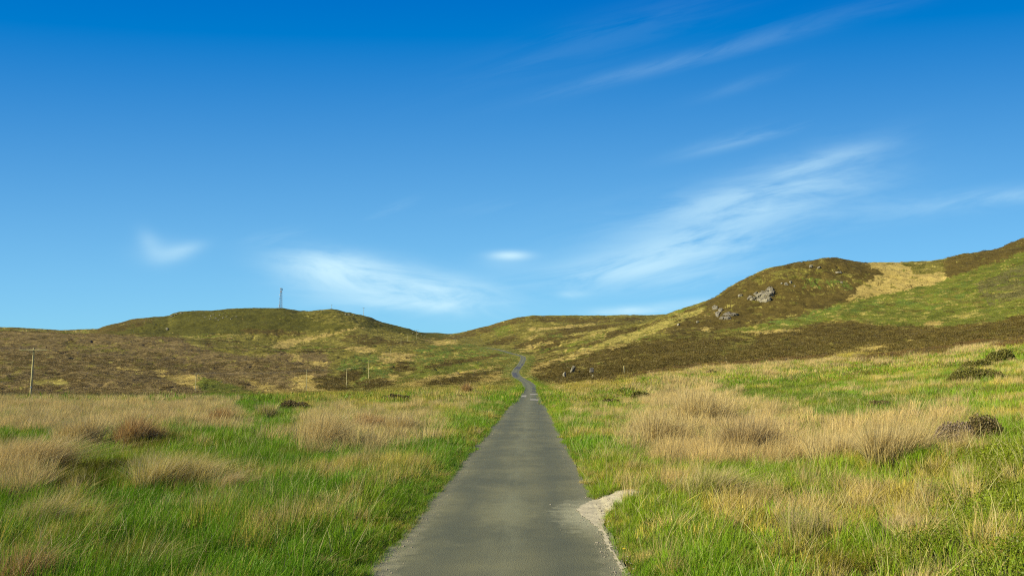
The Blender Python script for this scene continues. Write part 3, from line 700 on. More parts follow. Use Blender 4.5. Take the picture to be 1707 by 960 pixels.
bump = q.n('ShaderNodeBump', {'Strength': .45, 'Distance': .012, 'Height': q.math('ADD', n3, n5.outputs['Distance'])})
base = q.mix(1.0, base, (.92, 1.0, .70, 1), 'MULTIPLY')
bs = q.n('ShaderNodeBsdfPrincipled', {'Base Color': base, 'Roughness': .82, 'Specular IOR Level': .3, 'Normal': bump.outputs[0]})
nt_.links.new(bs.outputs[0], out_.inputs[0])
road = ribbon('road', -50, 560, .25, 1.58, 1.52, .0, mat_road, 3, .07)
tag(road, 'narrow single track grey asphalt road running straight then winding uphill', kind='structure')

# patches on the far stretch: pale repairs, and road shadows painted as dark rectangles
def flat_mat(name, col, rough=.85, sc=30.0, amt=.2, bumpd=.01, spec=.3):
    m, nt, out = new_mat(name)
    q = NT(nt)
    p = q.n('ShaderNodeNewGeometry').outputs['Position']
    a = q.noise(p, sc, 4, .65); b = q.noise(p, sc * .17, 3, .6)
    v = q.math('MULTIPLY', q.ramp(a, .3, .7, 1 - amt, 1 + amt), q.ramp(b, .3, .7, 1 - amt, 1 + amt))
    c = q.mix(1.0, (*col, 1), q.n('ShaderNodeCombineColor', {0: v, 1: v, 2: v}).outputs[0], 'MULTIPLY')
    bp = q.n('ShaderNodeBump', {'Strength': .8, 'Distance': bumpd, 'Height': a})
    b = q.n('ShaderNodeBsdfPrincipled', {'Base Color': c, 'Roughness': rough, 'Specular IOR Level': spec, 'Normal': bp.outputs[0]})
    nt.links.new(b.outputs[0], out.inputs[0])
    return m
mat_patch_l = flat_mat('pale_patch', (.26, .245, .175), sc=20)
mat_patch_d = flat_mat('shade_patch', (.06, .062, .058), sc=20)  # shadow bands across the road, put into the colour
def patch(y0, y1, x0, x1, mat, seed):
    ys = np.linspace(y0, y1, 14); n = 6
    V = []
    for k in range(n + 1):
        t = k / n
        l = x0 + .12 * fbm(ys * .8, ys * 0, seed, 3); r_ = x1 + .12 * fbm(ys * .8, ys * 0 + 3, seed, 3)
        off = l * (1 - t) + r_ * t
        s = np.interp(ys, _ry, _rs)
        yy = ys + (.8 * fbm(off * 1.3, ys * 0 + seed, seed, 2))
        V.append(np.stack([np.interp(yy, _ry, _rx) + off, yy, road_z(yy) + .034 + .03 * (1 - (off / 1.6)**2) - .028], -1))
    V = np.stack(V, 1).reshape(-1, 3)
    i = np.arange(13)[:, None] * (n + 1); j = np.arange(n)[None, :]
    F = np.stack([i + j, i + j + 1, i + n + 2 + j, i + n + 1 + j], -1).reshape(-1, 4)
    o = link('road_patch', mesh_np('road_patch', V, F, None, mat))
    tag(o, 'pale repair or painted dark shadow patch on the road', kind='structure')
for y0, y1, x0, x1, m, s in [(100, 108, .05, 1.35, mat_patch_l, 1), (88, 98, -1.35, -.35, mat_patch_l, 2), (74.5, 79, .15, 1.3, mat_patch_l, 4), (124, 130, .4, 1.3, mat_patch_d, 5),
                             (140, 152, .5, 1.4, mat_patch_d, 6), (255, 300, -1.3, .4, mat_patch_d, 7), (334, 356, -1.3, 1.3, mat_patch_d, 9), (366, 378, .2, 1.3, mat_patch_d, 12)]:
    patch(y0, y1, x0, x1, m, s)

# gravel lay-by spilling off the right edge
mat_gravel = flat_mat('pale_gravel', (.43, .385, .225), .95, 14, .22, .015)
LAYBY = [(966, 860), (962, 850), (968, 842), (986, 834), (1010, 829.5), (1034, 823), (1052, 820.5), (1066, 825), (1085, 829.5), (1080, 833.5), (1064, 837), (1048, 843), (1030, 850), (1014, 858), (1008, 868), (1010, 880), (1020, 905), (1036, 940), (1052, 975), (1044, 975), (1026, 938), (1010, 905), (996, 880), (980, 868)]
def build_layby():
    pts = []
    for p_, q_ in LAYBY:
        u, v = pix_dir(p_, q_); t = -CAMZ / v; pts.append((u * t, t))
    global LAYBY_W
    LAYBY_W = pts
    xs = np.arange(0, 4, .025); ys_ = np.arange(7.5, 17, .03)
    X, Y = np.meshgrid(xs, ys_)
    ox = X + .05 * fbm(X * 3.2, Y * 3.2, 7, 4); oy = Y + .12 * fbm(X * 3.2, Y * 3.2, 17, 4)
    ins = inside(ox.ravel(), oy.ravel(), pts).reshape(X.shape)
    rd = road_dist(X.ravel(), Y.ravel()).reshape(X.shape)
    Z = np.maximum(road_z(Y) + .012 + .05 * fbm(X * 1.4, Y * 1.4, 27, 4) * sstep(1.4, 2.4, rd) + .04 * sstep(1.4, 2.8, rd),
                   land(X.ravel(), Y.ravel()).reshape(X.shape) + .02)
    Z = np.where(rd < 1.5, road_z(Y) + .03 * (1 - (rd / 1.6)**2) + .006, Z)
    idx = -np.ones(X.shape, int)
    F = []
    used = np.zeros(X.shape, bool)
    c = ins[:-1, :-1] & ins[1:, :-1] & ins[:-1, 1:] & ins[1:, 1:]
    ii, jj = np.nonzero(c)
    for a in (0, 1):
        for b in (0, 1): used[ii + a, jj + b] = True
    idx[used] = np.arange(used.sum())
    F = np.stack([idx[ii, jj], idx[ii, jj + 1], idx[ii + 1, jj + 1], idx[ii + 1, jj]], -1)
    V = np.stack([X[used], Y[used], Z[used]], -1)
    o = link('gravel_verge', mesh_np('gravel_verge', V, F, None, mat_gravel))
    tag(o, 'pale gravel spilling off the right edge of the road', kind='structure')
build_layby()

# loose stones thrown along the road edges and over the gravel
def build_pebbles():
    rng = np.random.default_rng(77); n = 1500
    y = 5 + 26 * rng.random(n)**1.6; side = np.where(rng.random(n) < .5, -1, 1)
    off = side * (1.5 - np.abs(rng.normal(0, .13, n))) ; x = np.interp(y, _ry, _rx) + off
    m = 1500                                          # over the lay-by and spilling on to the tarmac
    gx, gy = rng.normal(1.9, .38, m), rng.normal(13.0, 1.0, m)
    kk = inside(gx, gy, LAYBY_W) | (road_dist(gx, gy) < 1.45)
    x = np.concatenate([x, gx[kk]]); y = np.concatenate([y, gy[kk]])
    y2 = 6 + 6.5 * rng.random(420); x2 = np.interp(y2, _ry, _rx) + 1.42 + rng.normal(0, .1, 420)
    x = np.concatenate([x, x2]); y = np.concatenate([y, y2]); n = len(x)
    s = rng.gamma(2.0, .0034, n) + .002
    rd = road_dist(x, y)
    z = np.where(np.abs(rd) < 1.5, road_z(y) + .03 * (1 - (rd / 1.6)**2) + .002, road_z(y) + .05)
    base = np.array([(1, 0, 0), (-1, 0, 0), (0, 1, 0), (0, -1, 0), (0, 0, 1), (0, 0, -1)], float)
    V = base[None] * rng.uniform(.6, 1.3, (n, 6, 1)) * s[:, None, None]
    V[:, :, 2] *= .6
    a = rng.uniform(0, 6.28, n)[:, None]
    X = V[:, :, 0] * np.cos(a) - V[:, :, 1] * np.sin(a); Yv = V[:, :, 0] * np.sin(a) + V[:, :, 1] * np.cos(a)
    V = np.stack([X + x[:, None], Yv + y[:, None], V[:, :, 2] + z[:, None]], -1).reshape(-1, 3)
    t = np.array([(0, 2, 4), (2, 1, 4), (1, 3, 4), (3, 0, 4), (2, 0, 5), (1, 2, 5), (3, 1, 5), (0, 3, 5)])
    T = (t[None] + (np.arange(n) * 6)[:, None, None]).reshape(-1, 3)
    o = link('loose_grit', mesh_np('loose_grit', V, None, T, flat_mat('grit_stone', (.26, .23, .16), .9, 60, .35, .0), smooth=False))
    tag(o, 'loose grit and small stones along the road edges and gravel', kind='stuff')
build_pebbles()

# ================================================================== plants
def blades(rng, n, R0, L, w, lean, curl, wind=(0.18, 0.06), segs=3, seedh=0.0, outward=1.0, flat=0.0):
    """n ribbons rooted in a disc of radius R0; returns verts, quads, per-vertex (variation, height along blade)"""
    a = rng.uniform(0, 2 * math.pi, n); rad = R0 * np.sqrt(rng.uniform(0, 1, n))
    bx, by = rad * np.cos(a), rad * np.sin(a)
    Ls = L[0] + (L[1] - L[0]) * rng.beta(2.2, 2.0, n)
    ang = a + rng.normal(0, .9, n)
    le = rng.uniform(lean[0], lean[1], n) * (0.35 + .65 * rad / R0) * outward
    cu = rng.uniform(curl[0], curl[1], n)
    dx = np.cos(ang) * le + wind[0] * rng.uniform(.4, 1.5, n); dy = np.sin(ang) * le + wind[1] * rng.uniform(.4, 1.5, n)
    tw = rng.uniform(0, math.pi, n)
    sx, sy = np.cos(tw), np.sin(tw)
    V = np.zeros((n, segs + 1, 2, 3)); T = np.zeros((n, segs + 1, 2))
    for k in range(segs + 1):
        t = k / segs
        h = Ls * (t - .42 * cu * t**2.2) / (1 + .35 * le**2)
        hor = Ls * (t * .75 + cu * 1.0 * t * t)
        px_, py_ = bx + dx * hor, by + dy * hor
        ww = w * (.8 + .4 * rng.random(n)) * (1 - .82 * t**1.6) * .5
        V[:, k, 0] = np.stack([px_ - sx * ww, py_ - sy * ww, h - .02], -1)
        V[:, k, 1] = np.stack([px_ + sx * ww, py_ + sy * ww, h - .02], -1)
        T[:, k] = t
    var = np.repeat(rng.random(n), (segs + 1) * 2)
    i = np.arange(n)[:, None] * (segs + 1) * 2; k = np.arange(segs)[None] * 2
    F = np.stack([i + k, i + k + 1, i + k + 3, i + k + 2], -1).reshape(-1, 4)
    return V.reshape(-1, 3), F, var, T.ravel()
def merge(parts):
    V, F, A, T, o = [], [], [], [], 0
    for v, f, a, t in parts:
        V.append(v); F.append(f + o); A.append(a); T.append(t); o += len(v)
    return np.concatenate(V), np.concatenate(F), np.concatenate(A), np.concatenate(T)

def plant_mat(name, instanced=True, col=(.2, .2, .1), dead=(.42, .36, .12), deadamt=.07, root=(.16, .12, .05), rootamt=.35, transl=.28, dead2=None):
    m, nt, out = new_mat(name)
    q = NT(nt)
    var = q.n('ShaderNodeAttribute', attribute_name='var').outputs['Fac']
    tip = q.n('ShaderNodeAttribute', attribute_name='tip').outputs['Fac']
    if instanced:
        c = q.n('ShaderNodeAttribute', attribute_name='tint', attribute_type='INSTANCER').outputs['Color']
    else:
        c = q.mix(var, (col[0] * .75, col[1] * .75, col[2] * .7, 1), (col[0] * 1.2, col[1] * 1.2, col[2] * 1.15, 1))
    s = q.math('FRACT', q.math('MULTIPLY', var, 17.3))
    f = q.ramp(s, 0, 1, .68, 1.32)
    c = q.mix(1.0, c, q.n('ShaderNodeCombineColor', {0: f, 1: f, 2: f}).outputs[0], 'MULTIPLY')
    if deadamt > 0:
        c = q.mix(q.ramp(var, 1 - deadamt, 1 - deadamt * .8), c, (*dead, 1))
    if rootamt > 0:      # old brown sheaths at the foot of each blade
        c = q.mix(q.ramp(tip, 0, .45, rootamt, 0), c, (*root, 1))
    d = q.n('ShaderNodeBsdfDiffuse', {'Color': c, 'Roughness': 0.4})
    t = q.n('ShaderNodeBsdfTranslucent', {'Color': c})
    mx = q.n('ShaderNodeMixShader', {0: transl, 1: d.outputs[0], 2: t.outputs[0]})
    g = q.n('ShaderNodeBsdfGlossy', {'Color': (1, 1, 1, 1), 'Roughness': .45})
    mg = q.n('ShaderNodeMixShader', {0: .012, 1: mx.outputs[0], 2: g.outputs[0]})
    nt.links.new(mg.outputs[0], out.inputs[0])
    return m
mat_grass = plant_mat('grass_blades', rootamt=.15)
mat_rush = plant_mat('rush_stems', dead=(.58, .46, .22), deadamt=.2, root=(.13, .14, .035), rootamt=.6)
mat_leaf = plant_mat('small_leaves', deadamt=.04, rootamt=.3, root=(.10, .07, .03), transl=.4)
mat_heath = plant_mat('heather_sprigs', deadamt=.06, dead=(.26, .22, .13), root=(.07, .05, .03), rootamt=.5, transl=.15)

def proto_coll(name, mat, makers):
    c = bpy.data.collections.new(name)
    for k, mk in enumerate(makers):
        v, f, a, t = mk(np.random.default_rng(100 + k))
        me = mesh_np('%s_%02d' % (name, k), v, f, None, mat, floats={'var': a, 'tip': t}, smooth=False)
        o = bpy.data.objects.new('%s_%02d' % (name, k), me)
        c.objects.link(o)
    return c
def leaf_clump(rng, n, R0, H, size, dens=1.0):
    """small twiggy shrub: many little leaf blades spread through a low dome"""
    a = rng.uniform(0, 2 * math.pi, n); rr = np.sqrt(rng.uniform(0, 1, n)); z = rng.beta(2.5, 1.2, n)
    dome = np.sqrt(np.clip(1 - rr**2 * .85, 0, 1))
    x, y, zz = R0 * rr * np.cos(a), R0 * rr * np.sin(a), H * dome * z
    s = size * rng.uniform(.6, 1.3, n)
    d1 = rng.normal(0, 1, (n, 3)); d1[:, 2] = np.abs(d1[:, 2]) * 1.2 + .2; d1 /= np.linalg.norm(d1, axis=1)[:, None]
    d2 = np.cross(d1, rng.normal(0, 1, (n, 3))); d2 /= np.linalg.norm(d2, axis=1)[:, None]
    c = np.stack([x, y, zz], -1)
    V = np.stack([c - d2 * s[:, None] * .1, c + d1 * s[:, None] * .5 - d2 * s[:, None] * .34, c + d1 * s[:, None], c + d1 * s[:, None] * .5 + d2 * s[:, None] * .34], 1)
    F = np.arange(n * 4).reshape(n, 4)
    return V.reshape(-1, 3), F, np.repeat(rng.random(n), 4), np.repeat(z, 4)
def sprig_clump(rng, n, R0, H, w):
    """heather: short upright wiry sprigs fanning out of a low mound"""
    v, f, a, t = blades(rng, n, R0, (H * .55, H), w, (.25, .9), (0, .3), wind=(.05, .0), segs=2)
    rr = np.hypot(v[:, 0], v[:, 1]) / (R0 * 1.6)
    v[:, 2] *= np.clip(1.05 - rr**2 * .6, .25, 1)
    return v, f, a, t
def G(n, R0, L, w, lean, curl, segs=3):
    return lambda rng: blades(rng, n, R0, L, w, lean, curl, segs=segs)
def RU(n, R0, L, w, lean, curl, segs=4, arch=.3):
    return lambda rng: merge([blades(rng, n, R0, L, w, lean, curl, segs=segs), blades(rng, int(n * arch), R0 * .7, (L[0] * .8, L[1] * 1.1), w, (.6, 1.3), (.35, .75), segs=segs + 1)])
grass_c = proto_coll('grass_proto', mat_grass, [
    G(54, .17, (.14, .32), .0095, (.1, .6), (0, .45)), G(54, .18, (.18, .40), .0088, (.2, .8), (.1, .6)), G(50, .18, (.10, .26), .0100, (.1, .7), (0, .4)), G(34, .25, (.28, .50), .005, (.1, .5), (.1, .6)),      # 0-3 near
    G(90, .42, (.16, .34), .015, (.1, .6), (0, .45)), G(90, .45, (.20, .42), .014, (.1, .7), (.1, .5)), G(80, .50, (.12, .26), .015, (.1, .6), (0, .4)), G(50, .5, (.28, .52), .010, (.1, .5), (.1, .5)),       # 4-7 middle
    G(110, 1.3, (.16, .36), .034, (.1, .5), (0, .3), 2), G(110, 1.4, (.22, .46), .030, (.1, .6), (0, .3), 2), G(90, 1.3, (.12, .28), .040, (.1, .5), (0, .3), 2),                                       # 8-10 far
])
rush_c = proto_coll('rush_proto', mat_rush, [
    RU(70, .16, (.45, .80), .0055, (.1, .45), (0, .3)), RU(70, .18, (.40, .72), .0055, (.15, .6), (.1, .45)), RU(60, .20, (.35, .65), .006, (.2, .8), (.2, .6), arch=.6),       # 0-2 near
    RU(90, .34, (.48, .82), .011, (.1, .4), (0, .3)), RU(90, .36, (.42, .76), .011, (.1, .5), (.1, .4)), RU(80, .34, (.36, .70), .012, (.2, .7), (.2, .5)),                     # 3-5 middle
    RU(110, .8, (.50, .85), .022, (.05, .35), (0, .25), 3), RU(110, .9, (.42, .76), .022, (.1, .4), (0, .3), 3), RU(100, .8, (.38, .70), .026, (.1, .5), (.1, .3), 3),           # 6-8 far
    G(5, .25, (.45, .85), .0065, (.2, .9), (.3, .95), 6),       # 9 stray stems
])
leaf_c = proto_coll('leaf_proto', mat_leaf, [
    lambda r: leaf_clump(r, 300, .24, .22, .022), lambda r: leaf_clump(r, 340, .30, .26, .024), lambda r: leaf_clump(r, 280, .22, .18, .020),
    lambda r: leaf_clump(r, 300, .6, .36, .07), lambda r: leaf_clump(r, 300, .7, .42, .08)])
heath_c = proto_coll('heath_proto', mat_heath, [
    lambda r: sprig_clump(r, 160, .25, .30, .010), lambda r: sprig_clump(r, 150, .5, .36, .024), lambda r: sprig_clump(r, 150, .55, .42, .026),
    lambda r: sprig_clump(r, 110, 1.2, .55, .07), lambda r: sprig_clump(r, 110, 1.3, .65, .075), lambda r: sprig_clump(r, 90, 2.6, .9, .16)])

def scatter_group(coll):
    ng = bpy.data.node_groups.new('scatter', 'GeometryNodeTree')
    ng.interface.new_socket('Geometry', in_out='INPUT', socket_type='NodeSocketGeometry')
    ng.interface.new_socket('Geometry', in_out='OUTPUT', socket_type='NodeSocketGeometry')
    N = ng.nodes; L = ng.links
    gi = N.new('NodeGroupInput'); go = N.new('NodeGroupOutput')
    ip = N.new('GeometryNodeInstanceOnPoints')
    ci = N.new('GeometryNodeCollectionInfo'); ci.inputs['Collection'].default_value = coll
    ci.inputs['Separate Children'].default_value = True; ci.inputs['Reset Children'].default_value = True
    def attr(nm, ty):
        n = N.new('GeometryNodeInputNamedAttribute'); n.data_type = ty; n.inputs['Name'].default_value = nm
        return n.outputs['Attribute']
    L.new(gi.outputs[0], ip.inputs['Points']); L.new(ci.outputs[0], ip.inputs['Instance'])
    ip.inputs['Pick Instance'].default_value = True
    L.new(attr('idx', 'INT'), ip.inputs['Instance Index'])
    L.new(attr('rot', 'FLOAT_VECTOR'), ip.inputs['Rotation'])
    L.new(attr('scl', 'FLOAT_VECTOR'), ip.inputs['Scale'])
    L.new(ip.outputs[0], go.inputs[0])
    return ng
def scatter(name, label, coll, P, idx, yaw, tilt, scl, tint):
    n = len(P)
    me = bpy.data.meshes.new(name)
    me.vertices.add(n); me.vertices.foreach_set('co', np.asarray(P, np.float32).ravel())
    a = me.attributes.new('idx', 'INT', 'POINT'); a.data.foreach_set('value', np.asarray(idx, np.int32))
    a = me.attributes.new('rot', 'FLOAT_VECTOR', 'POINT'); a.data.foreach_set('vector', np.stack([tilt[:, 0], tilt[:, 1], yaw], -1).astype(np.float32).ravel())
    a = me.attributes.new('scl', 'FLOAT_VECTOR', 'POINT'); a.data.foreach_set('vector', np.asarray(scl, np.float32).ravel())
    a = me.attributes.new('tint', 'FLOAT_COLOR', 'POINT')
    cc = np.ones((n, 4), np.float32); cc[:, :3] = tint; a.data.foreach_set('color', cc.ravel())
    o = link(name, me)
    mod = o.modifiers.new('plants', 'NODES'); mod.node_group = scatter_group(coll)
    tag(o, label, kind='stuff')
    return o

RNG = np.random.default_rng(7)
def fan(n, y0, y1, um=.80):
    Y = np.sqrt(RNG.uniform(y0 * y0, y1 * y1, n)); X = RNG.uniform(-um, um, n) * Y
    return X, Y
def on_road(X, Y, m=0.0):
    d = road_dist(X, Y)
    wob = .07 * fbm(X / .5, Y / .5, 201, 3) + .07 * fbm(X / 2.5, Y / 2.5, 205, 2)
    b = (np.abs(d) < 1.5 + m + wob) & (Y < 600)
    lay = inside(X + wob, Y + wob * 2.5, LAYBY_W)
    return b | lay
buck = {k: [] for k in ('grass', 'rush', 'leaf', 'heath')}
TI = np.array([[.165, .255, .024], [.50, .38, .15], [.165, .125, .050], [.26, .235, .05], [.140, .255, .024], [.55, .43, .20], [.44, .375, .10], [.16, .17, .03], [.215, .250, .030], [.15, .13, .06], [.3, .3, .3], [.19, .15, .07]])
def put(kind, X, Y, idx, sc, tint, tilt=.20, sz=None):
    n = len(X)
    if n == 0: return
    Z = land(X, Y)
    s = np.stack([sc, sc, sc * (RNG.uniform(.8, 1.2, n) if sz is None else sz)], -1)
    buck[kind].append((np.stack([X, Y, Z], -1), idx, RNG.uniform(-.9, .9, n) if kind != 'heath' else RNG.uniform(0, 6.28, n), RNG.normal(0, tilt, (n, 2)), s, tint))
def tone(cls, X, Y, amt=.18):
    r = np.hypot(X, Y)
    n = lodnoise(X, Y, r, 301, .05, 1.3, 3)
    n2 = fbm(X / 7., Y / 9., 311, 3)
    t = TI[cls].copy()
    f = np.clip(1 + n * .22 + RNG.normal(0, amt, len(X)), .45, 1.7)[:, None]
    t = t * f
    yel = np.clip(n2 * .42 - .06 + .34 * (X > 1.5) + RNG.normal(0, .10, len(X)), -.2, .7)[:, None]      # sward yellows to the right and in patches
    yel = yel * np.where(np.isin(cls, (RUSH, STRAW, TAN)), .15, 1)[:, None]
    return np.clip(t * (1 + yel * np.array([.75, .22, .25])), .004, .9)
TI[:, 2] *= np.array([.45, .72, .7, .55, .45, .80, .62, .5, .45, .7, 1, .75])
TI[[0, 4, 8]] *= np.array([1.02, 1.10, 1.0])
TI[2] *= .82; TI[0] *= np.array([.93, 1.06, .8]); TI[4] *= np.array([.84, .72, 1.1]); TI[0] *= np.array([1.0, .97, 1.1]); TI[8] *= np.array([.80, .93, 1.1])
ZONES = [  # y0, y1, clumps per m2, grass lod, rush lod, leaf lod, heath lod, size
    (3.5, 10, 42, (0, 4), (0, 3), (0, 3), (0, 1), 1.0), (10, 22, 24, (0, 4), (0, 3), (0, 3), (0, 1), 1.12), (22, 60, 7.5, (4, 8), (3, 6), (3, 5), (1, 3), 1.0), (60, 150, 2.4, (8, 11), (6, 9), (3, 5), (1, 3), 1.0)]
for (y0, y1, dens, gl, rl, ll, hl, size) in ZONES:
    n = int(.80 * (y1**2 - y0**2) * dens)
    X, Y = fan(n, y0, y1)
    keep = ~on_road(X, Y, .03) & (RNG.random(len(X)) > .75 * sstep(.15, .55, -perlin(X / .8 + 3, Y / 1.1, 771) - .12))
    X, Y = X[keep], Y[keep]
    Z = land(X, Y)
    cls = land_cover(X, Y, Z, lift=.30)
    rnd = RNG.random(len(X))
    rd = np.abs(road_dist(X, Y))
    short = .42 + .58 * sstep(1.5, 2.3, rd)         # grass is shorter right at the carriageway
    isr = cls == RUSH
    # rushes
    m = (isr & (rnd < .50)) | ((cls == STRAW) & (rnd < .18)) | ((cls == GREEN) & (rnd < .018) & (np.abs(X) > 3) & (Y > 12))
    put('rush', X[m], Y[m], RNG.integers(rl[0], rl[1], m.sum()), size * RNG.uniform(.8, 1.15, m.sum()) * np.where(cls[m] == RUSH, RNG.uniform(.7, 1.1, m.sum()), .72) * np.minimum(short[m], 1), tone(np.full(m.sum(), RUSH), X[m], Y[m]))
    # leaves
    m = (cls == LEAFY) & (rnd < .36)
    put('leaf', X[m], Y[m], RNG.integers(ll[0], ll[1], m.sum()), size * RNG.uniform(.75, 1.2, m.sum()), tone(cls[m], X[m], Y[m]))
    m = (cls == HEATH)
    put('heath', X[m], Y[m], RNG.integers(hl[0], hl[1], m.sum()), size * RNG.uniform(.8, 1.3, m.sum()), tone(cls[m], X[m], Y[m]))
    # grass, also under the rushes
    m = ~(((cls == RUSH) & (rnd < .50)) | ((cls == LEAFY) & (rnd < .36)) | (cls == HEATH))
    gc = np.where(cls[m] == RUSH, np.where(rnd[m] > .66, GREEN, STRAW), cls[m])
    gc = np.where(gc == TAN, STRAW, gc)
    hgt = 1 + .40 * fbm(X[m] / 2.5, Y[m] / 2.5, 401, 3) + .40 * perlin(X[m] / .55, Y[m] / .55, 411)
    right = sstep(0, 3, X[m])
    put('grass', X[m], Y[m], RNG.integers(gl[0], gl[1], m.sum()), size * RNG.uniform(.8, 1.15, m.sum()) * short[m], tone(gc, X[m], Y[m]), sz=np.clip(hgt, .4, 1.7) * (1.12 - .3 * right) * np.where(gc == LUSH, .8, 1.) * (.6 + .4 * short[m]))
# thick short sward along both road edges
for (y0, y1, dens, gl) in ((3.5, 24, 55, (0, 3)), (24, 70, 14, (4, 7)), (70, 240, 4, (4, 7))):
    n = int((y1 - y0) * 2 * 1.6 * dens)
    Y = RNG.uniform(y0, y1, n); off = (1.50 + 1.6 * RNG.random(n)**1.4) * np.where(RNG.random(n) < .5, -1, 1)
    X = road_x(Y) + off
    k = ~on_road(X, Y, .0); X, Y, off = X[k], Y[k], off[k]
    cls = np.where(RNG.random(len(X)) < .14, STRAW, GREEN)
    put('grass', X, Y, RNG.integers(gl[0], gl[1], len(X)), (.42 + .3 * sstep(1.5, 2.6, np.abs(off))) * RNG.uniform(.8, 1.3, len(X)), tone(cls, X, Y))
# single long bleached stems bending over the sward
X, Y = fan(5200, 4, 45); k = ~on_road(X, Y, .25); X, Y = X[k], Y[k]
k = RNG.random(len(X)) < (.35 + .6 * (fbm(X / 4, Y / 4, 501, 2) > 0)); X, Y = X[k], Y[k]
put('rush', X, Y, np.full(len(X), 9), RNG.uniform(.6, 1.1, len(X)), np.array([.55, .50, .20]) * RNG.uniform(.7, 1.2, (len(X), 1)))
# low cover on the slopes beyond, coarser with distance
for (y0, y1, dens, hl, gl, size) in ((150, 240, .5, (3, 5), (8, 11), 1.0), (240, 420, .12, (3, 5), (8, 11), 1.3), (420, 700, .06, (3, 5), (8, 11), 1.1)):
    n = int(.80 * (y1**2 - y0**2) * dens)
    X, Y = fan(n, y0, y1)
    k = ~((np.abs(road_dist(X, Y)) < 1.6 + size * 1.6) & (Y < 600)); X, Y = X[k], Y[k]
    Z = land(X, Y); cls = land_cover(X, Y, Z)
    m = (cls == RUSH)
    put('rush', X[m], Y[m], RNG.integers(6, 9, m.sum()), size * RNG.uniform(.8, 1.2, m.sum()), tone(cls[m], X[m], Y[m]))
    k = ~m; X, Y, Z, cls = X[k], Y[k], Z[k], cls[k]
    m = (cls == HEATH) | (cls == DARKG) | (cls == GREYH) | (cls == MOOR)
    base = cover_colour(X, Y, cls)
    put('heath', X[m], Y[m], RNG.integers(hl[0], hl[1], m.sum()), size * RNG.uniform(.7, 1.3, m.sum()), base[m] * RNG.uniform(1.35, 2.2, (m.sum(), 1)), sz=.6 if y0 < 400 else .45)
    m = ~m & (RNG.random(len(X)) < .75)
    put('grass', X[m], Y[m], RNG.integers(gl[0], gl[1], m.sum()), size * RNG.uniform(.8, 1.4, m.sum()) * 1.1, base[m] * RNG.uniform(1.1, 1.6, (m.sum(), 1)), sz=.7 if y0 < 400 else .5)
for kind, name, label, coll in (('grass', 'meadow_grass', 'long green and straw coloured moor grass either side of the road', grass_c), ('rush', 'dry_rushes', 'tan dry rushes massed across the boggy ground', rush_c),
                                ('leaf', 'leafy_ground_cover', 'low bright green leafy cover on the right bank', leaf_c), ('heath', 'heather_cover', 'brown heather covering the moor and slopes', heath_c)):
    B = buck[kind]
    P = np.concatenate([b[0] for b in B]); print(kind, len(P))
    scatter(name, label, coll, P, np.concatenate([b[1] for b in B]), np.concatenate([b[2] for b in B]), np.concatenate([b[3] for b in B]), np.concatenate([b[4] for b in B]), np.concatenate([b[5] for b in B]))

# ================================================================== things standing on the moor
import bmesh
def bm_mesh(name, bm, mat, smooth=False):
    me = bpy.data.meshes.new(name); bm.to_mesh(me); bm.free()
    me.materials.append(mat)
    if smooth: me.polygons.foreach_set('use_smooth', np.ones(len(me.polygons), bool))
    return me
def tube(bm, a, b, r0, r1=None, n=8):
    r1 = r0 if r1 is None else r1
    a, b = Vector(a), Vector(b); d = (b - a)
    m = Matrix.Translation((a + b) / 2) @ d.to_track_quat('Z', 'Y').to_matrix().to_4x4()
    bmesh.ops.create_cone(bm, cap_ends=True, cap_tris=False, segments=n, radius1=r0, radius2=r1, depth=d.length, matrix=m)
def box(bm, c, s, rot=None):
    m = Matrix.Translation(c)
    if rot is not None: m = m @ rot
    bmesh.ops.create_cube(bm, size=1, matrix=m @ Matrix.Diagonal((*s, 1)))
def empty(name, loc, rz=0):
    o = bpy.data.objects.new(name, None); COL.objects.link(o); o.location = loc; o.rotation_euler = (0, 0, rz)
    o.empty_display_size = .3
    return o
def copy_tree(o, parent=None):
    c = o.copy(); COL.objects.link(c)
    c.parent = parent
    for ch in list(o.children): copy_tree(ch, c)
    return c

mat_wood = flat_mat('weathered_pole_wood', (.44, .39, .17), .8, 6, .25, .01)
mat_ceram = flat_mat('brown_glazed_insulator', (.035, .022, .016), .6, 8, .1, .0, .2)
mat_steel = flat_mat('galvanised_steel', (.24, .25, .25), .5, 3, .15, .0, .5)
mat_dish = flat_mat('grey_dish_paint', (.30, .32, .34), .5, 3, .1, .0, .4)
mat_rock = None
def make_pole():
    r = empty('power_pole', (0, 0, 0))
    bm = bmesh.new(); tube(bm, (0, 0, -.8), (0, 0, 7.0), .155, .105, 12)
    link('shaft', bm_mesh('shaft', bm, mat_wood, False), r)
    bm = bmesh.new(); box(bm, (0, -.14, 6.72), (3.3, .10, .12)); 
    tube(bm, (-.55, -.13, 6.66), (0, -.10, 6.05), .022, n=6); tube(bm, (.55, -.13, 6.66), (0, -.10, 6.05), .022, n=6)
    link('crossarm', bm_mesh('crossarm', bm, mat_wood), r)
    for x in (-1.52, 1.52):
        bm = bmesh.new(); tube(bm, (x, -.14, 6.78), (x, -.14, 6.98), .018, n=6)
        for k in range(3): tube(bm, (x, -.14, 6.97 + k * .075), (x, -.14, 7.03 + k * .075), .105 - k * .012, .055, 10)
        link('insulator', bm_mesh('insulator', bm, mat_ceram), r)
    bm = bmesh.new(); box(bm, (0, -.16, 1.9), (.16, .02, .22)); link('warning_plate', bm_mesh('warning_plate', bm, mat_dish), r)
    return r
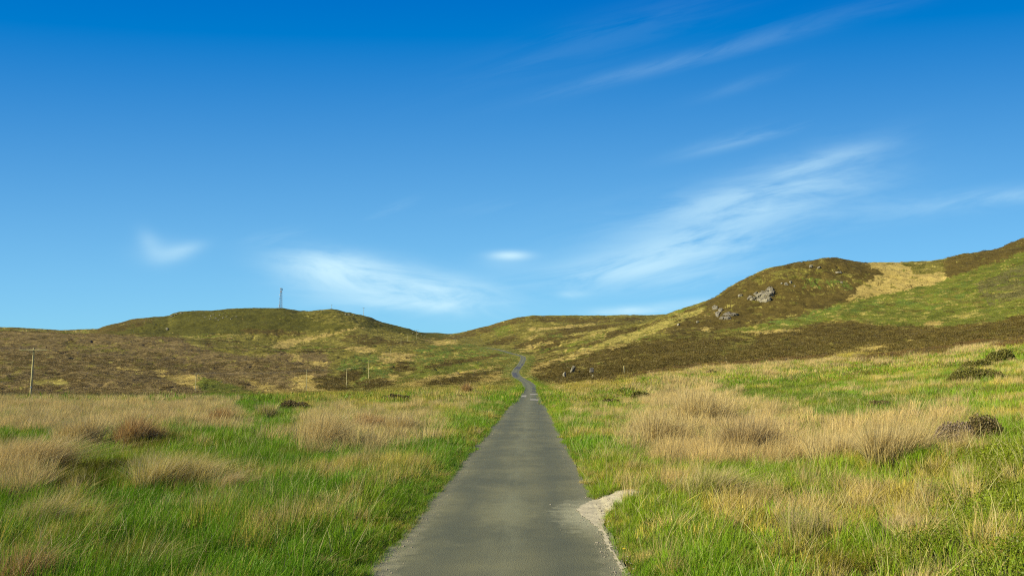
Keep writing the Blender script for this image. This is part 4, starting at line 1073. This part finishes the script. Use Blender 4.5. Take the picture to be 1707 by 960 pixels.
POLES = [  # px of the foot, py of the foot, py of the top, distance or None, label
    (51.5, 657, 579.5, 97, 'nearest wooden power pole with a wide crossarm, behind the tan rushes at far left'),
    (325.5, 657, 621, 250, 'wooden power pole beside the small green patch at the foot of the left moor'),
    (510.5, 657, 616.5, 248, 'power pole standing in the tan grass tongue left of the dark heather patch'),
    (577.5, 652, 614.5, 256, 'power pole at the right edge of the dark heather patch in the valley'),
    (614.5, 631, 600, 302, 'power pole in the bright green hollow below the mast hill'),
    (651.5, 591, 577, None, 'distant power pole on the tan grass above the green hollow'),
    (668.5, 577, 561.5, None, 'distant power pole just below the pale hill track'),
    (679.5, 569, 557, None, 'very distant power pole on the pale hill track'),
    (694, 565.5, 550, None, 'very distant power pole beside the white stones near the saddle'),
    (606, 528, 513, 992, 'power pole on the skyline, on the right shoulder of the mast hill'),
    (552.5, 517, 507.5, 995, 'short power pole on the skyline nearest the lattice mast'),
]
pole0 = make_pole()
for k, (px, py, pt, Yd, lab) in enumerate(POLES):
    o = pole0 if k == 0 else copy_tree(pole0)
    if Yd is None:
        x, y, z = ground_hit(px, py, 120, 1050)
    else:
        x, y = pix_dir(px, py)[0] * Yd, Yd; z = float(land(np.array([x]), np.array([y]))[0])
    h = CAMZ + pix_dir(px, pt)[1] * y - z
    print('pole', px, round(y), round(h, 1))
    h = min(max(h, 5.0), 12.5)
    o.location = (x, y, z); s = h / 7.0
    o.scale = (s, s, s) if k > 1 else (1.0, 1.0, s)
    o.rotation_euler = (0, R(-.3), R([8, 20, 25, 25, 22, 20, 20, 15, 15, 60, 60][k]))
    tag(o, lab, 'power pole', 'wooden power poles crossing the moor')

mat_wire = flat_mat('dull_wire', (.18, .17, .15), .6, 5, .1, .0)
def wires():
    ps = [o for o in COL.objects if o.name.startswith('power_pole')][:9]
    root = empty('overhead_wires', ps[0].location)
    bpy.context.view_layer.update()
    inv = root.matrix_world.inverted()
    A = ps[0].matrix_world @ Vector((0, 0, 0))
    prev = Vector((A.x - 34, A.y - 62, A.z + .6))
    bm = bmesh.new()
    for s in (-1.52, 1.52):
        pts = [o.matrix_world @ Vector((s, -.14, 7.0)) for o in ps]
        pts = [pts[0] + Vector((-60, -75, 1))] + pts
        for a, b in zip(pts, pts[1:]):
            n = 14; q0 = a
            for k in range(1, n + 1):
                t = k / n; p = a.lerp(b, t); p.z -= (a - b).length * .018 * 4 * t * (1 - t)
                tube(bm, q0 - root.location, p - root.location, .014, n=4); q0 = p
    o = link('wire', bm_mesh('wire', bm, mat_wire), root)
    tag(root, 'pair of thin overhead wires strung between the wooden power poles', 'wires')
bpy.context.view_layer.update()
wires()

def make_mast():
    x, y = pix_dir(467.8, 515)[0] * 985, 985.; z = float(land(np.array([x]), np.array([y]))[0])
    r = empty('lattice_mast', (x, y, z - .5), R(20))
    H = CAMZ + pix_dir(470, 479)[1] * y - z + .5
    w0, w1 = 1.85, .85
    def cor(k, t):
        w = w0 + (w1 - w0) * min(t / .9, 1); a = [(-1, -1), (1, -1), (1, 1), (-1, 1)][k % 4]
        return (a[0] * w, a[1] * w, H * .93 * t)
    for k in range(4):
        bm = bmesh.new(); tube(bm, cor(k, 0), cor(k, 1), .17, .12, 6); link('leg', bm_mesh('leg', bm, mat_steel), r)
    bm = bmesh.new(); nb = 11
    for b in range(nb):
        t0, t1 = b / nb, (b + 1) / nb
        for k in range(4):
            tube(bm, cor(k, t0), cor(k + 1, t1), .075, n=5); tube(bm, cor(k + 1, t0), cor(k, t1), .075, n=5); tube(bm, cor(k, t1), cor(k + 1, t1), .08, n=5)
    link('bracing', bm_mesh('bracing', bm, mat_steel), r)
    for (hz, a, rad) in ((.93, 200, .9), (.90, 20, .8), (.80, 250, 1.05), (.77, 100, .7), (.64, 210, .9), (.48, 160, .6), (.13, 190, 1.3)):
        bm = bmesh.new(); d = Vector((math.cos(R(a)), math.sin(R(a)), 0)); c = Vector((0, 0, H * hz)) + d * (w0 + (w1 - w0) * hz + .25)
        tube(bm, c, c + d * .25, rad * .55, rad, 16); tube(bm, c + d * .25, c + d * .5, rad, rad, 16); tube(bm, c - d * .6, c, .08, n=6)
        link('dish', bm_mesh('dish', bm, mat_dish), r)
    bm = bmesh.new(); box(bm, (0, 0, H * .935), (2.6, 2.6, .12))
    for s in (-1, 1):
        tube(bm, (s * 1.25, -1.25, H * .935), (s * 1.25, -1.25, H * .975), .05, n=5); tube(bm, (s * 1.25, 1.25, H * .935), (s * 1.25, 1.25, H * .975), .05, n=5)
    link('platform', bm_mesh('platform', bm, mat_steel), r)
    for x_, y_ in ((-.6, 0), (.7, .4), (0, -.7)):
        bm = bmesh.new(); tube(bm, (x_, y_, H * .93), (x_, y_, H * (1.0 if x_ == -.6 else .98)), .16, .10, 8); link('antenna', bm_mesh('antenna', bm, mat_steel), r)
    tag(r, 'tall grey steel lattice communications mast on top of the left hill', 'mast')
make_mast()

# ---- rocks
def rock_material():
    m, nt, out = new_mat('lichened_rock'); q = NT(nt)
    p = q.n('ShaderNodeNewGeometry').outputs['Position']
    a = q.noise(p, .9, 5, .65); b = q.noise(p, 4.0, 4, .65); c = q.noise(p, .35, 3, .6)
    col = q.mix(q.ramp(a, .38, .62), (.12, .108, .075, 1), (.33, .30, .205, 1))
    blk = q.n('ShaderNodeAttribute', attribute_name='blk').outputs['Fac']
    col = q.mix(q.ramp(blk, .35, .8, 0, .75), col, (.10, .09, .07, 1))
    col = q.mix(q.ramp(b, .56, .7), col, (.07, .062, .045, 1))
    col = q.mix(q.ramp(c, .6, .72), col, (.15, .14, .05, 1))
    bp = q.n('ShaderNodeBump', {'Strength': 1, 'Distance': .3, 'Height': q.math('ADD', a, q.math('MULTIPLY', b, .3))})
    bs = q.n('ShaderNodeBsdfPrincipled', {'Base Color': col, 'Roughness': .92, 'Specular IOR Level': .15, 'Normal': bp.outputs[0]})
    nt.links.new(bs.outputs[0], out.inputs[0]); return m
mat_rock = rock_material()
def add_chunk(bm, c, s, rz, rng, tiltx=0.0, sink=.25):
    """angular block: hull of jittered points, edges knocked off"""
    b2 = bmesh.new()
    for k in range(26):
        v = np.array([rng.uniform(-1, 1) for _ in range(3)]); v = v / max(abs(v)) * rng.uniform(.78, 1.0)
        b2.verts.new((v[0] * s[0] / 2, v[1] * s[1] / 2, v[2] * s[2] / 2))
    r = bmesh.ops.convex_hull(b2, input=b2.verts)
    dele = [v for v in b2.verts if not v.link_faces]
    bmesh.ops.delete(b2, geom=dele, context='VERTS')
    bmesh.ops.bevel(b2, geom=b2.edges[:], offset=min(s) * .03, segments=1, affect='EDGES', profile=.6)
    M = Matrix.Translation(c) @ Matrix.Rotation(rz, 4, 'Z') @ Matrix.Rotation(tiltx, 4, 'Y') @ Matrix.Translation((0, 0, s[2] * (.5 - sink)))
    bmesh.ops.transform(b2, matrix=M, verts=b2.verts)
    t = bpy.data.meshes.new('t'); b2.to_mesh(t); b2.free(); bm.from_mesh(t); bpy.data.meshes.remove(t)
def rocks(name, label, cat, chunks, seed, ymin=100, ymax=1050, group=None, sink=.3, deep=.8, yfix=None):
    """chunks: (px, foot py, width px, height px, tilt deg)"""
    rng = random.Random(seed); org = None; multi = len(chunks) > 1
    for (px, py, w, h, tl) in chunks:
        if yfix: y = yfix; x = pix_dir(px, py)[0] * y; z = float(land(np.array([x]), np.array([y]))[0])
        else: x, y, z = ground_hit(px, py, ymin, ymax)
        k = y / FPX * (.78 if y > 350 else 1.0)
        if org is None:
            org = Vector((x, y, z))
            if multi: root = empty(name, org)
        bm = bmesh.new()
        W, H = w * k, h * k / (1 - sink)
        add_chunk(bm, Vector((x, y, z)) - org, (W, max(W * deep, H * .6), H), rng.uniform(-.4, .4), rng, R(tl), sink)
        if multi: link('rock', bm_mesh('rock', bm, mat_rock), root)
    if multi: o = root
    else:
        o = link(name, bm_mesh(name, bm, mat_rock)); o.location = org
    tag(o, label, cat, group)
    return o
def cells(x, y, seed):
    """value of the nearest jittered cell and distance to its border: blocky joints in rock"""
    ix, iy = np.floor(x), np.floor(y); best = np.full(x.shape, 9.); sec = best.copy(); val = np.zeros(x.shape)
    for ox in (-1, 0, 1):
        for oy in (-1, 0, 1):
            cx, cy = ix + ox, iy + oy
            jx = _hash(cx, cy, seed) / 4294967296.; jy = _hash(cx, cy, seed + 9) / 4294967296.; vv = _hash(cx, cy, seed + 5) / 4294967296.
            d = np.hypot(cx + jx - x, cy + jy - y)
            sec = np.where(d < best, best, np.minimum(sec, d)); val = np.where(d < best, vv, val); best = np.minimum(best, d)
    return val, sec - best
def crag(label, ells, seed, jut=3.2, recess=None):
    """ells: (px, py, half width, half height) patches of bare rock standing out of the slope"""
    x0 = min(e_[0] - e_[2] for e_ in ells) - 2; x1 = max(e_[0] + e_[2] for e_ in ells) + 2
    y0 = min(e_[1] - e_[3] for e_ in ells) - 2; y1 = max(e_[1] + e_[3] for e_ in ells) + 2
    nx, ny = int((x1 - x0) * 3), int((y1 - y0) * 5)
    PX, PY = np.meshgrid(np.linspace(x0, x1, nx), np.linspace(y0, y1, ny))
    cxs, cys = np.linspace(x0, x1, 13), np.linspace(y0, y1, 7)
    P = np.array([[ground_hit(a_, b_, 380, 640)[1] for a_ in cxs] for b_ in cys])
    P = np.median(np.stack([P, np.roll(P, 1, 1), np.roll(P, -1, 1)]), 0)
    fx = (PX - x0) / (x1 - x0) * 12; fy = (PY - y0) / (y1 - y0) * 6
    ix = np.clip(fx.astype(int), 0, 11); iy = np.clip(fy.astype(int), 0, 5); fx = fx - ix; fy = fy - iy
    Y = ((P[iy, ix] * (1 - fx) + P[iy, ix + 1] * fx) * (1 - fy) + (P[iy + 1, ix] * (1 - fx) + P[iy + 1, ix + 1] * fx) * fy).ravel()
    X = pix_dir(PX.ravel(), 628)[0] * Y; Z = land(X, Y)
    px, py = PX.ravel(), PY.ravel()
    m = X / 2.6; k = Z / 1.3
    v1, b1 = cells(m + .25 * k, k, seed); v2, b2_ = cells(X / .9, Z / .6, seed + 31)
    env = np.full(X.shape, -9.)
    for (cx, cy, rx, ry) in ells:
        env = np.maximum(env, 1 - np.hypot((px - cx) / rx, (py - cy) / ry))
    env = env + (v1 - .5) * .35 + .12 * fbm(X / 1.5, Z / 1.5, seed, 3)
    e2 = np.clip(env * 3.2, 0, 1)
    d = e2 * (jut * (.35 + .65 * v1) + .5 * v2 - .9 * np.exp(-(b1 / .08)**2))
    if recess is not None:
        for (cx, cy, rx, ry) in recess:
            q_ = 1 - np.hypot((px - cx) / rx, (py - cy) / ry); d = np.where(q_ > 0, d * (1 - 1.0 * np.clip(q_ * 8, 0, 1)) - .1, d)
    d = np.where(env > 0, d + .15, -1.2)
    V = np.stack([X, Y - d * .86, Z + d * .50], -1)
    idx = np.arange(nx * ny).reshape(ny, nx)
    F = np.stack([idx[:-1, :-1], idx[1:, :-1], idx[1:, 1:], idx[:-1, 1:]], -1).reshape(-1, 4)
    keep = (env.reshape(ny, nx)[:-1, :-1] > -.25).ravel(); F = F[keep]
    us = np.unique(F); mp = -np.ones(nx * ny, int); mp[us] = np.arange(len(us))
    org = V[us].mean(0)
    o = link('rocky_outcrop', mesh_np('rocky_outcrop', V[us] - org, mp[F], None, mat_rock, smooth=False, floats={'blk': (np.where(b1 < .10, 1.0, (v1 * .6 + v2 * .4)))[us]})); o.location = org
    tag(o, label, 'rock outcrop')
crag('large pale grey crag with a dark recess high on the heathery hill at right', [(1277, 491, 16, 5), (1288, 486, 8, 7), (1259, 496, 8, 3), (1278, 498, 13, 4)], 3, 3.2, [(1260, 494, 6, 3), (1280, 495.5, 14, 2.6)])
crag('broken low ledge of pale rock on the lower left flank of the heathery hill', [(1222, 524, 12, 2.6), (1213, 530, 10, 2.4)], 15, 1.6)
crag('patchy pale stones showing through the heather left of the low ledge', [(1195, 512, 5, 3.5), (1199, 522, 4, 4), (1204, 516, 4, 3)], 27, 1.5)
rocks('rocky_outcrop', 'knobbly grey rocks just above and right of the large crag', 'rock outcrop', [
    (1311, 475, 9, 6, 0), (1303, 473, 5, 3, 10), (1318, 472, 5, 5, 0), (1325, 478, 4, 4, 0)], 7, 350, 640)
rocks('boulder', 'small pale boulder left of the large crag', 'boulder', [(1234, 494, 11, 5, 0)], 8, 350, 640)
rocks('boulder', 'white boulder near the top of the heathery hill, the leftmost of three there', 'boulder', [(1352, 446, 8, 6, 0)], 9, 350, 660)
rocks('boulder', 'slanting pale stone near the top of the heathery hill, in the middle of three there', 'boulder', [(1366, 447, 9, 4, -25)], 10, 350, 660)
rocks('boulder', 'long flat pale slab near the top of the heathery hill, the rightmost of three there', 'boulder', [(1397, 455, 16, 5, 8)], 11, 350, 660)
rocks('boulder', 'small stone between the green patch and the tan bowl on the hill', 'boulder', [(1403, 472, 5, 4, 0)], 12, 350, 660)
rocks('boulder', 'pale stone on the hill edge above the striped grass', 'boulder', [(1163, 538, 7, 4, 0)], 13, 350, 800)
rocks('boulder', 'pale stone on the striped grass slope left of the heathery hill', 'boulder', [(1131, 542, 8, 4, -10)], 14, 350, 900)
rocks('rocky_outcrop', 'dark rocky knoll breaking the skyline at the far right', 'rock outcrop', [(1686, 414, 14, 9, -12), (1693, 411, 16, 8, 0), (1704, 407, 14, 6, 0)], 15, 350, 640, yfix=598)
rocks('boulder', 'tall pale leaning slab in the heather right of the winding road', 'boulder', [(952, 621, 6.5, 13, 28)], 21, 100, 400, sink=.15, deep=.5)
rocks('boulder', 'short pointed pale stone left of the leaning slab', 'boulder', [(942, 629, 6, 9, -8)], 22, 100, 400, sink=.15, deep=.6)
rocks('boulder', 'pale blocky stone in dark heather right of the leaning slab', 'boulder', [(985.5, 622, 7.5, 10, 10)], 23, 100, 400, sink=.15, deep=.6)
rocks('boulder', 'small low stone below the blocky stone in the heather', 'boulder', [(988, 629, 4, 5, 0)], 24, 100, 400, sink=.2)
rocks('boulder', 'grey rock sitting alone on the green front of the left hill', 'boulder', [(279, 550, 7, 5, -15)], 25, 640, 1050)
rocks('rocky_outcrop', 'pale rocky lip on the left end of the mast hill skyline', 'rock outcrop', [(287, 528, 9, 2.5, -18), (295, 524.5, 9, 2, -14), (303, 522, 7, 1.6, 0)], 26, 640, 1050)
for k, (px, py, w, h) in enumerate([(342, 529, 7, 3), (352, 527, 6, 4), (360, 531, 8, 3), (356, 525, 5, 3), (366, 526, 6, 3), (372, 530, 6, 4), (378, 528, 6, 3), (350, 532, 5, 3), (394, 528, 6, 3), (385, 532, 5, 3), (364, 534, 5, 3), (338, 525, 4, 2)]):
    rocks('boulder', 'small grey rock in the scree below the skyline of the mast hill', 'boulder', [(px, py, w * .62, h * .55, 0)], 40 + k, 640, 1050, group='scree rocks on the mast hill')
rocks('rocky_outcrop', 'low line of pale rocks on the right shoulder of the mast hill', 'rock outcrop', [(576, 525, 5, 2.5, 0), (582, 525, 5, 2.5, 0), (589, 526, 4, 2.5, 0)], 60, 640, 1050)
rocks('rocky_outcrop', 'scatter of whitish stones left of the saddle below the skyline', 'rock outcrop', [(688, 556, 3, 2, 0), (697, 557, 4, 2, 0), (703, 559, 3, 1.5, 0), (709, 560, 2.5, 1.5, 0)], 61, 640, 1100)

# ---- marker posts beside the road
def post(px, py, pt, label, mat, w=.12):
    x, y, z = ground_hit(px, py, 60, 400); h = CAMZ + pix_dir(px, pt)[1] * y - z
    bm = bmesh.new(); box(bm, (0, 0, h / 2 - .15), (w, w, h + .3)); tube(bm, (0, 0, h), (0, 0, h + w * .4), w * .7, .01, 4)
    bmesh.ops.bevel(bm, geom=bm.edges[:], offset=.012, segments=1, affect='EDGES')
    o = link('marker_post', bm_mesh('marker_post', bm, mat)); o.location = (x, y, z); o.rotation_euler = (0, R(-2), R(20)); tag(o, label, 'post')
post(1041, 624, 610, 'thin pale marker post standing in front of the heather bank', mat_wood, .17)
post(1311, 606, 597.5, 'thin dark stake at the lower edge of the right heather bank', flat_mat('dark_stake', (.09, .07, .05)), .14)

# ---- heather bushes and tussocks that stand out from the sward
def plant_obj(name, label, cat, parts, mat, loc, group=None):
    v, f, a, t = merge(parts)
    o = link(name, mesh_np(name, v, f, None, mat, floats={'var': a, 'tip': t}, smooth=False)); o.location = loc
    tag(o, label, cat, group); return o
mat_bush = plant_mat('heather_bush', False, col=(.150, .115, .042), dead=(.26, .20, .12), deadamt=.10, root=(.06, .045, .03), rootamt=.4, transl=.15)
mat_bush_o = plant_mat('olive_heather_bush', False, col=(.150, .145, .030), dead=(.20, .15, .07), deadamt=.08, root=(.06, .05, .03), rootamt=.4, transl=.2)
mat_bush_p = plant_mat('woody_heather_bush', False, col=(.185, .135, .085), dead=(.34, .26, .20), deadamt=.3, root=(.08, .06, .045), rootamt=.4, transl=.12)
def bush(px, py, w, h, label, mat=None, n=2600, seed=0):
    x, y, z = ground_hit(px, py, 5, 260); k = y / FPX
    rng = np.random.default_rng(900 + seed); Rx, H = w * k / 2, h * k * 1.1
    lumps = []
    m = max(2, int(w / h * 1.1))
    for j in range(m):
        cx = (j + .5) / m * 2 - 1
        r_ = Rx / m * 1.5; hh = H * (1 - .35 * abs(cx)) * rng.uniform(.8, 1.05)
        v, f, a, t = sprig_clump(rng, n // m, r_, hh, max(.012, .0011 * y))
        rr = np.hypot(v[:, 0], v[:, 1]) / (r_ * 1.7); v[:, 2] = np.where(v[:, 2] > 0, v[:, 2] * np.clip(1.12 - rr**2 * .9, .15, 1), v[:, 2])
        v[:, 0] += cx * Rx * .8; v[:, 1] += rng.uniform(-.2, .2) * Rx
        lumps.append((v, f, a, t))
        lf = leaf_clump(rng, n // m, r_ * 1.05, hh * 1.0, max(.03, .0022 * y)); lv = lf[0]; lv[:, 0] += cx * Rx * .8
        lumps.append(lf)
    plant_obj('heather_bush', label, 'heather bush', lumps, mat or mat_bush, (x, y, z))
bush(1632, 638, 72, 30, 'widest olive brown heather bush on the right-hand field, lowest of a stack of three', mat_bush_o, 3600, 1)
bush(1630, 617, 42, 20, 'middle olive brown heather bush of the stack of three at the right', mat_bush_o, 2000, 2)
bush(1668, 606, 38, 26, 'topmost heather bush of the stack of three, beside fresh green grass', mat_bush_o, 2200, 3)
bush(1594, 740, 52, 46, 'greyish purple woody heather bush at the right end of the rush bed', mat_bush_p, 3600, 4)
bush(1642, 734, 48, 46, 'dark brown heather bush next to the bright leafy cover at right', mat_bush, 3600, 5)
bush(492, 684, 44, 17, 'low dark brown heather bush alone in the green field on the left', mat_bush, 2200, 6)
bush(660, 670, 50, 13, 'low straggling dark heather bush behind the left tussocks', mat_bush, 2200, 7)
bush(1018, 676, 28, 12, 'small dark heather bush in the grass right of the road', mat_bush, 1500, 8)
bush(1046, 658, 28, 13, 'small dark olive bush, left of a pair behind the right verge', mat_bush_o, 1500, 9)
bush(1069, 667, 28, 18, 'dark olive bush, right of a pair behind the right verge', mat_bush_o, 1700, 10)
bush(1186, 625, 22, 7, 'tiny dark heather bush on the tan grass fringe', mat_bush, 1200, 11)
bush(1467, 681, 34, 14, 'small reddish brown bush in the dark green hollow at right', mat_bush, 1500, 12)
bush(1532, 680, 14, 8, 'tiny dark bush above the pale rush bed at right', mat_bush, 900, 13)
bush(1620, 663, 14, 9, 'tiny brown bush below the stack of three bushes', mat_bush, 900, 14)
bush(464, 726, 22, 9, 'little dark bush left of the big leaning tussock', mat_bush, 900, 15)
bush(766, 668, 30, 9, 'low dark bush near the left edge of the road', mat_bush, 1200, 16)

TM = {}
def tmat(key):
    if key not in TM:
        c, dead, da, root, ra = {
            'tan': ((.56, .44, .18), (.66, .54, .27), .3, (.18, .19, .04), .7),
            'brown': ((.46, .30, .11), (.55, .42, .22), .2, (.15, .11, .04), .5),
            'pale': ((.56, .47, .15), (.60, .50, .26), .35, (.17, .19, .045), .7),
            'mixed': ((.36, .37, .07), (.55, .44, .22), .42, (.13, .17, .03), .6),
            'grey': ((.46, .34, .14), (.58, .47, .24), .4, (.14, .15, .05), .5)}[key]
        TM[key] = plant_mat('tussock_' + key, False, col=c, dead=dead, deadamt=da, root=root, rootamt=ra)
    return TM[key]
def tussock(px, py, w, h, key, label, lean=(.16, .05), arch=.5, n=1100, seed=0):
    x, y, z = ground_hit(px, py, 4, 200); k = y / FPX
    rng = np.random.default_rng(500 + seed); Rr, H = w * k / 2, h * k
    bw = max(.0055, .0005 * y)
    parts = []; m = 5 + seed % 4
    for q_ in range(m):
        a, rr = rng.uniform(0, 2 * math.pi), Rr * .62 * math.sqrt(rng.random())
        hh = H * rng.uniform(.6, 1.05) * (1 - .25 * rr / Rr); cx, cy = rr * math.cos(a), rr * math.sin(a)
        L = (hh * .6, hh * 1.3); ln = (lean[0] + rng.normal(0, .10), lean[1] + rng.normal(0, .08))
        P = [blades(rng, int(n * 1.25 / m), Rr * .34, L, bw, (.05, .45), (.05, .45), wind=ln, segs=5),
             blades(rng, int(n * arch * .9 / m), Rr * .30, (hh * .9, hh * 1.6), bw * .9, (.3, .9), (.45, .9), wind=(ln[0] * 1.6, ln[1]), segs=7)]
        for v_, f_, a_, t_ in P:
            v_[:, 0] += cx; v_[:, 1] += cy
            parts.append((v_, f_, a_, t_))
    plant_obj('rush_tussock', label, 'rush tussock', parts, tmat(key), (x, y, z))
tussock(300, 812, 150, 62, 'pale', 'big pale arching tussock in the middle of the left field', (.35, .0), .8, 1500, 1)
tussock(238, 800, 70, 52, 'mixed', 'pale green yellow tussock just left of the big arching one', (.1, .0), .4, 900, 2)
tussock(372, 822, 60, 46, 'grey', 'brown collapsed tussock with arching stems right of the big pale one', (.75, -.1), 1.3, 600, 3)
tussock(535, 748, 110, 66, 'tan', 'large tan tussock swept to the right, left of the verge', (.30, .0), .5, 1700, 4)
tussock(612, 722, 80, 48, 'brown', 'darker brown tussock behind the large tan tussock', (.15, .0), .4, 1200, 5)
tussock(662, 728, 74, 44, 'tan', 'upright tan tussock right of the brown one, nearest the road on the left', (.1, .0), .4, 1200, 6)
tussock(50, 795, 150, 84, 'tan', 'huge drooping tan tussock at the left edge behind the dark hollow', (.35, .0), 1.0, 1800, 7)
tussock(58, 880, 110, 66, 'mixed', 'arching greenish tussock at the left edge above the nearest brown one', (.3, .0), 1.2, 900, 8)
tussock(38, 985, 120, 95, 'brown', 'nearest sparse brown tussock in the bottom left corner', (.12, .05), .7, 480, 9)
tussock(230, 742, 90, 58, 'brown', 'reddish brown tussock on the front edge of the left rush bed', (.1, .0), .4, 1300, 10)
tussock(125, 740, 90, 56, 'tan', 'tan tussock on the front edge of the left rush bed', (.1, .0), .4, 1200, 11)
tussock(375, 712, 52, 42, 'brown', 'brown tussock at the right end of the left rush bed', (.1, .0), .3, 900, 12)
tussock(342, 862, 60, 40, 'pale', 'small straw coloured tuft in the green grass of the left field', (.5, .0), .7, 380, 13)
tussock(530, 845, 66, 30, 'pale', 'flattened straw coloured tuft in green grass near the left verge', (.35, .0), .6, 420, 14)
tussock(778, 660, 18, 24, 'brown', 'single narrow brown tussock near the far left verge', (.05, .0), .2, 500, 15)
tussock(680, 744, 22, 18, 'pale', 'tiny bleached tuft beside the left tussock group', (.3, .0), .5, 160, 16)
tussock(1165, 832, 130, 62, 'mixed', 'large arching green and tan tussock right of the gravel', (.25, .0), 1.2, 1600, 17)
tussock(1095, 745, 90, 62, 'tan', 'tan tussock at the left end of the right rush bed', (.12, .0), .4, 1400, 18)
tussock(1165, 712, 120, 66, 'tan', 'broad tan tussock at the back of the right rush bed', (.12, .0), .4, 1700, 19)
tussock(1262, 765, 130, 84, 'grey', 'tall darker brown-tan tussock in the middle of the right rush bed', (.10, .0), .4, 2000, 20)
tussock(1390, 775, 120, 76, 'tan', 'tall pale tan tussock right of the darker middle one', (.08, .0), .4, 1800, 21)
tussock(1490, 770, 120, 80, 'tan', 'bright tan tussock at the right end of the rush bed, near the woody bush', (.1, .0), .4, 1800, 22)
tussock(1345, 905, 80, 90, 'mixed', 'thin green and brown tussock low on the right side', (.05, .0), .5, 500, 23)
tussock(1520, 890, 90, 44, 'grey', 'faded flattened tussock on the bright right bank', (.4, .0), .8, 600, 24)
tussock(1612, 808, 70, 36, 'grey', 'faded small tuft below the woody heather bush', (.4, .0), .7, 420, 25)
tussock(1675, 880, 60, 34, 'pale', 'bleached tuft at the right edge of the bank', (.3, .0), .6, 360, 26)
tussock(540, 945, 40, 26, 'mixed', 'short dark tuft at the foot of the left verge', (.2, .0), .4, 300, 27)
tussock(250, 955, 110, 60, 'mixed', 'loose tuft of bent stems at the bottom of the left field', (.35, .0), 1.4, 260, 28)
tussock(440, 700, 50, 32, 'mixed', 'greenish tussock left of the small dark bush', (.1, .0), .3, 700, 29)

# ---- yellow flowers by the gravel
mat_pet = flat_mat('yellow_petals', (.75, .55, .03), .6, 40, .1, .0)
mat_stem = flat_mat('green_stem', (.12, .18, .04), .7, 40, .1, .0)
def flower(px, py, label, s=1.0):
    u, v = pix_dir(px, py); y = (CAMZ - .12) / -v; x = u * y; z = float(land(np.array([x]), np.array([y]))[0])
    r = empty('yellow_flower', (x, y, z))
    bm = bmesh.new(); tube(bm, (0, 0, 0), (.01, 0, .15 * s), .003, .002, 6); link('stem', bm_mesh('stem', bm, mat_stem), r)
    bm = bmesh.new()
    for k in range(12):
        a = k / 12 * 2 * math.pi
        vs = [bm.verts.new((.01 + math.cos(a + d) * rr * s, math.sin(a + d) * rr * s, (.15 + hh) * s)) for d, rr, hh in ((0, .002, 0), (-.2, .018, .008), (0, .026, .006), (.2, .018, .008))]
        bm.faces.new(vs)
    tube(bm, (.01, 0, .149 * s), (.01, 0, .158 * s), .008 * s, .006 * s, 8)
    link('flower_head', bm_mesh('flower_head', bm, mat_pet), r)
    tag(r, label, 'flower')
flower(1039, 915, 'single yellow dandelion at the grass edge below the gravel')
flower(1172, 957, 'small yellow flower in the grass at the bottom right of the road', .8)
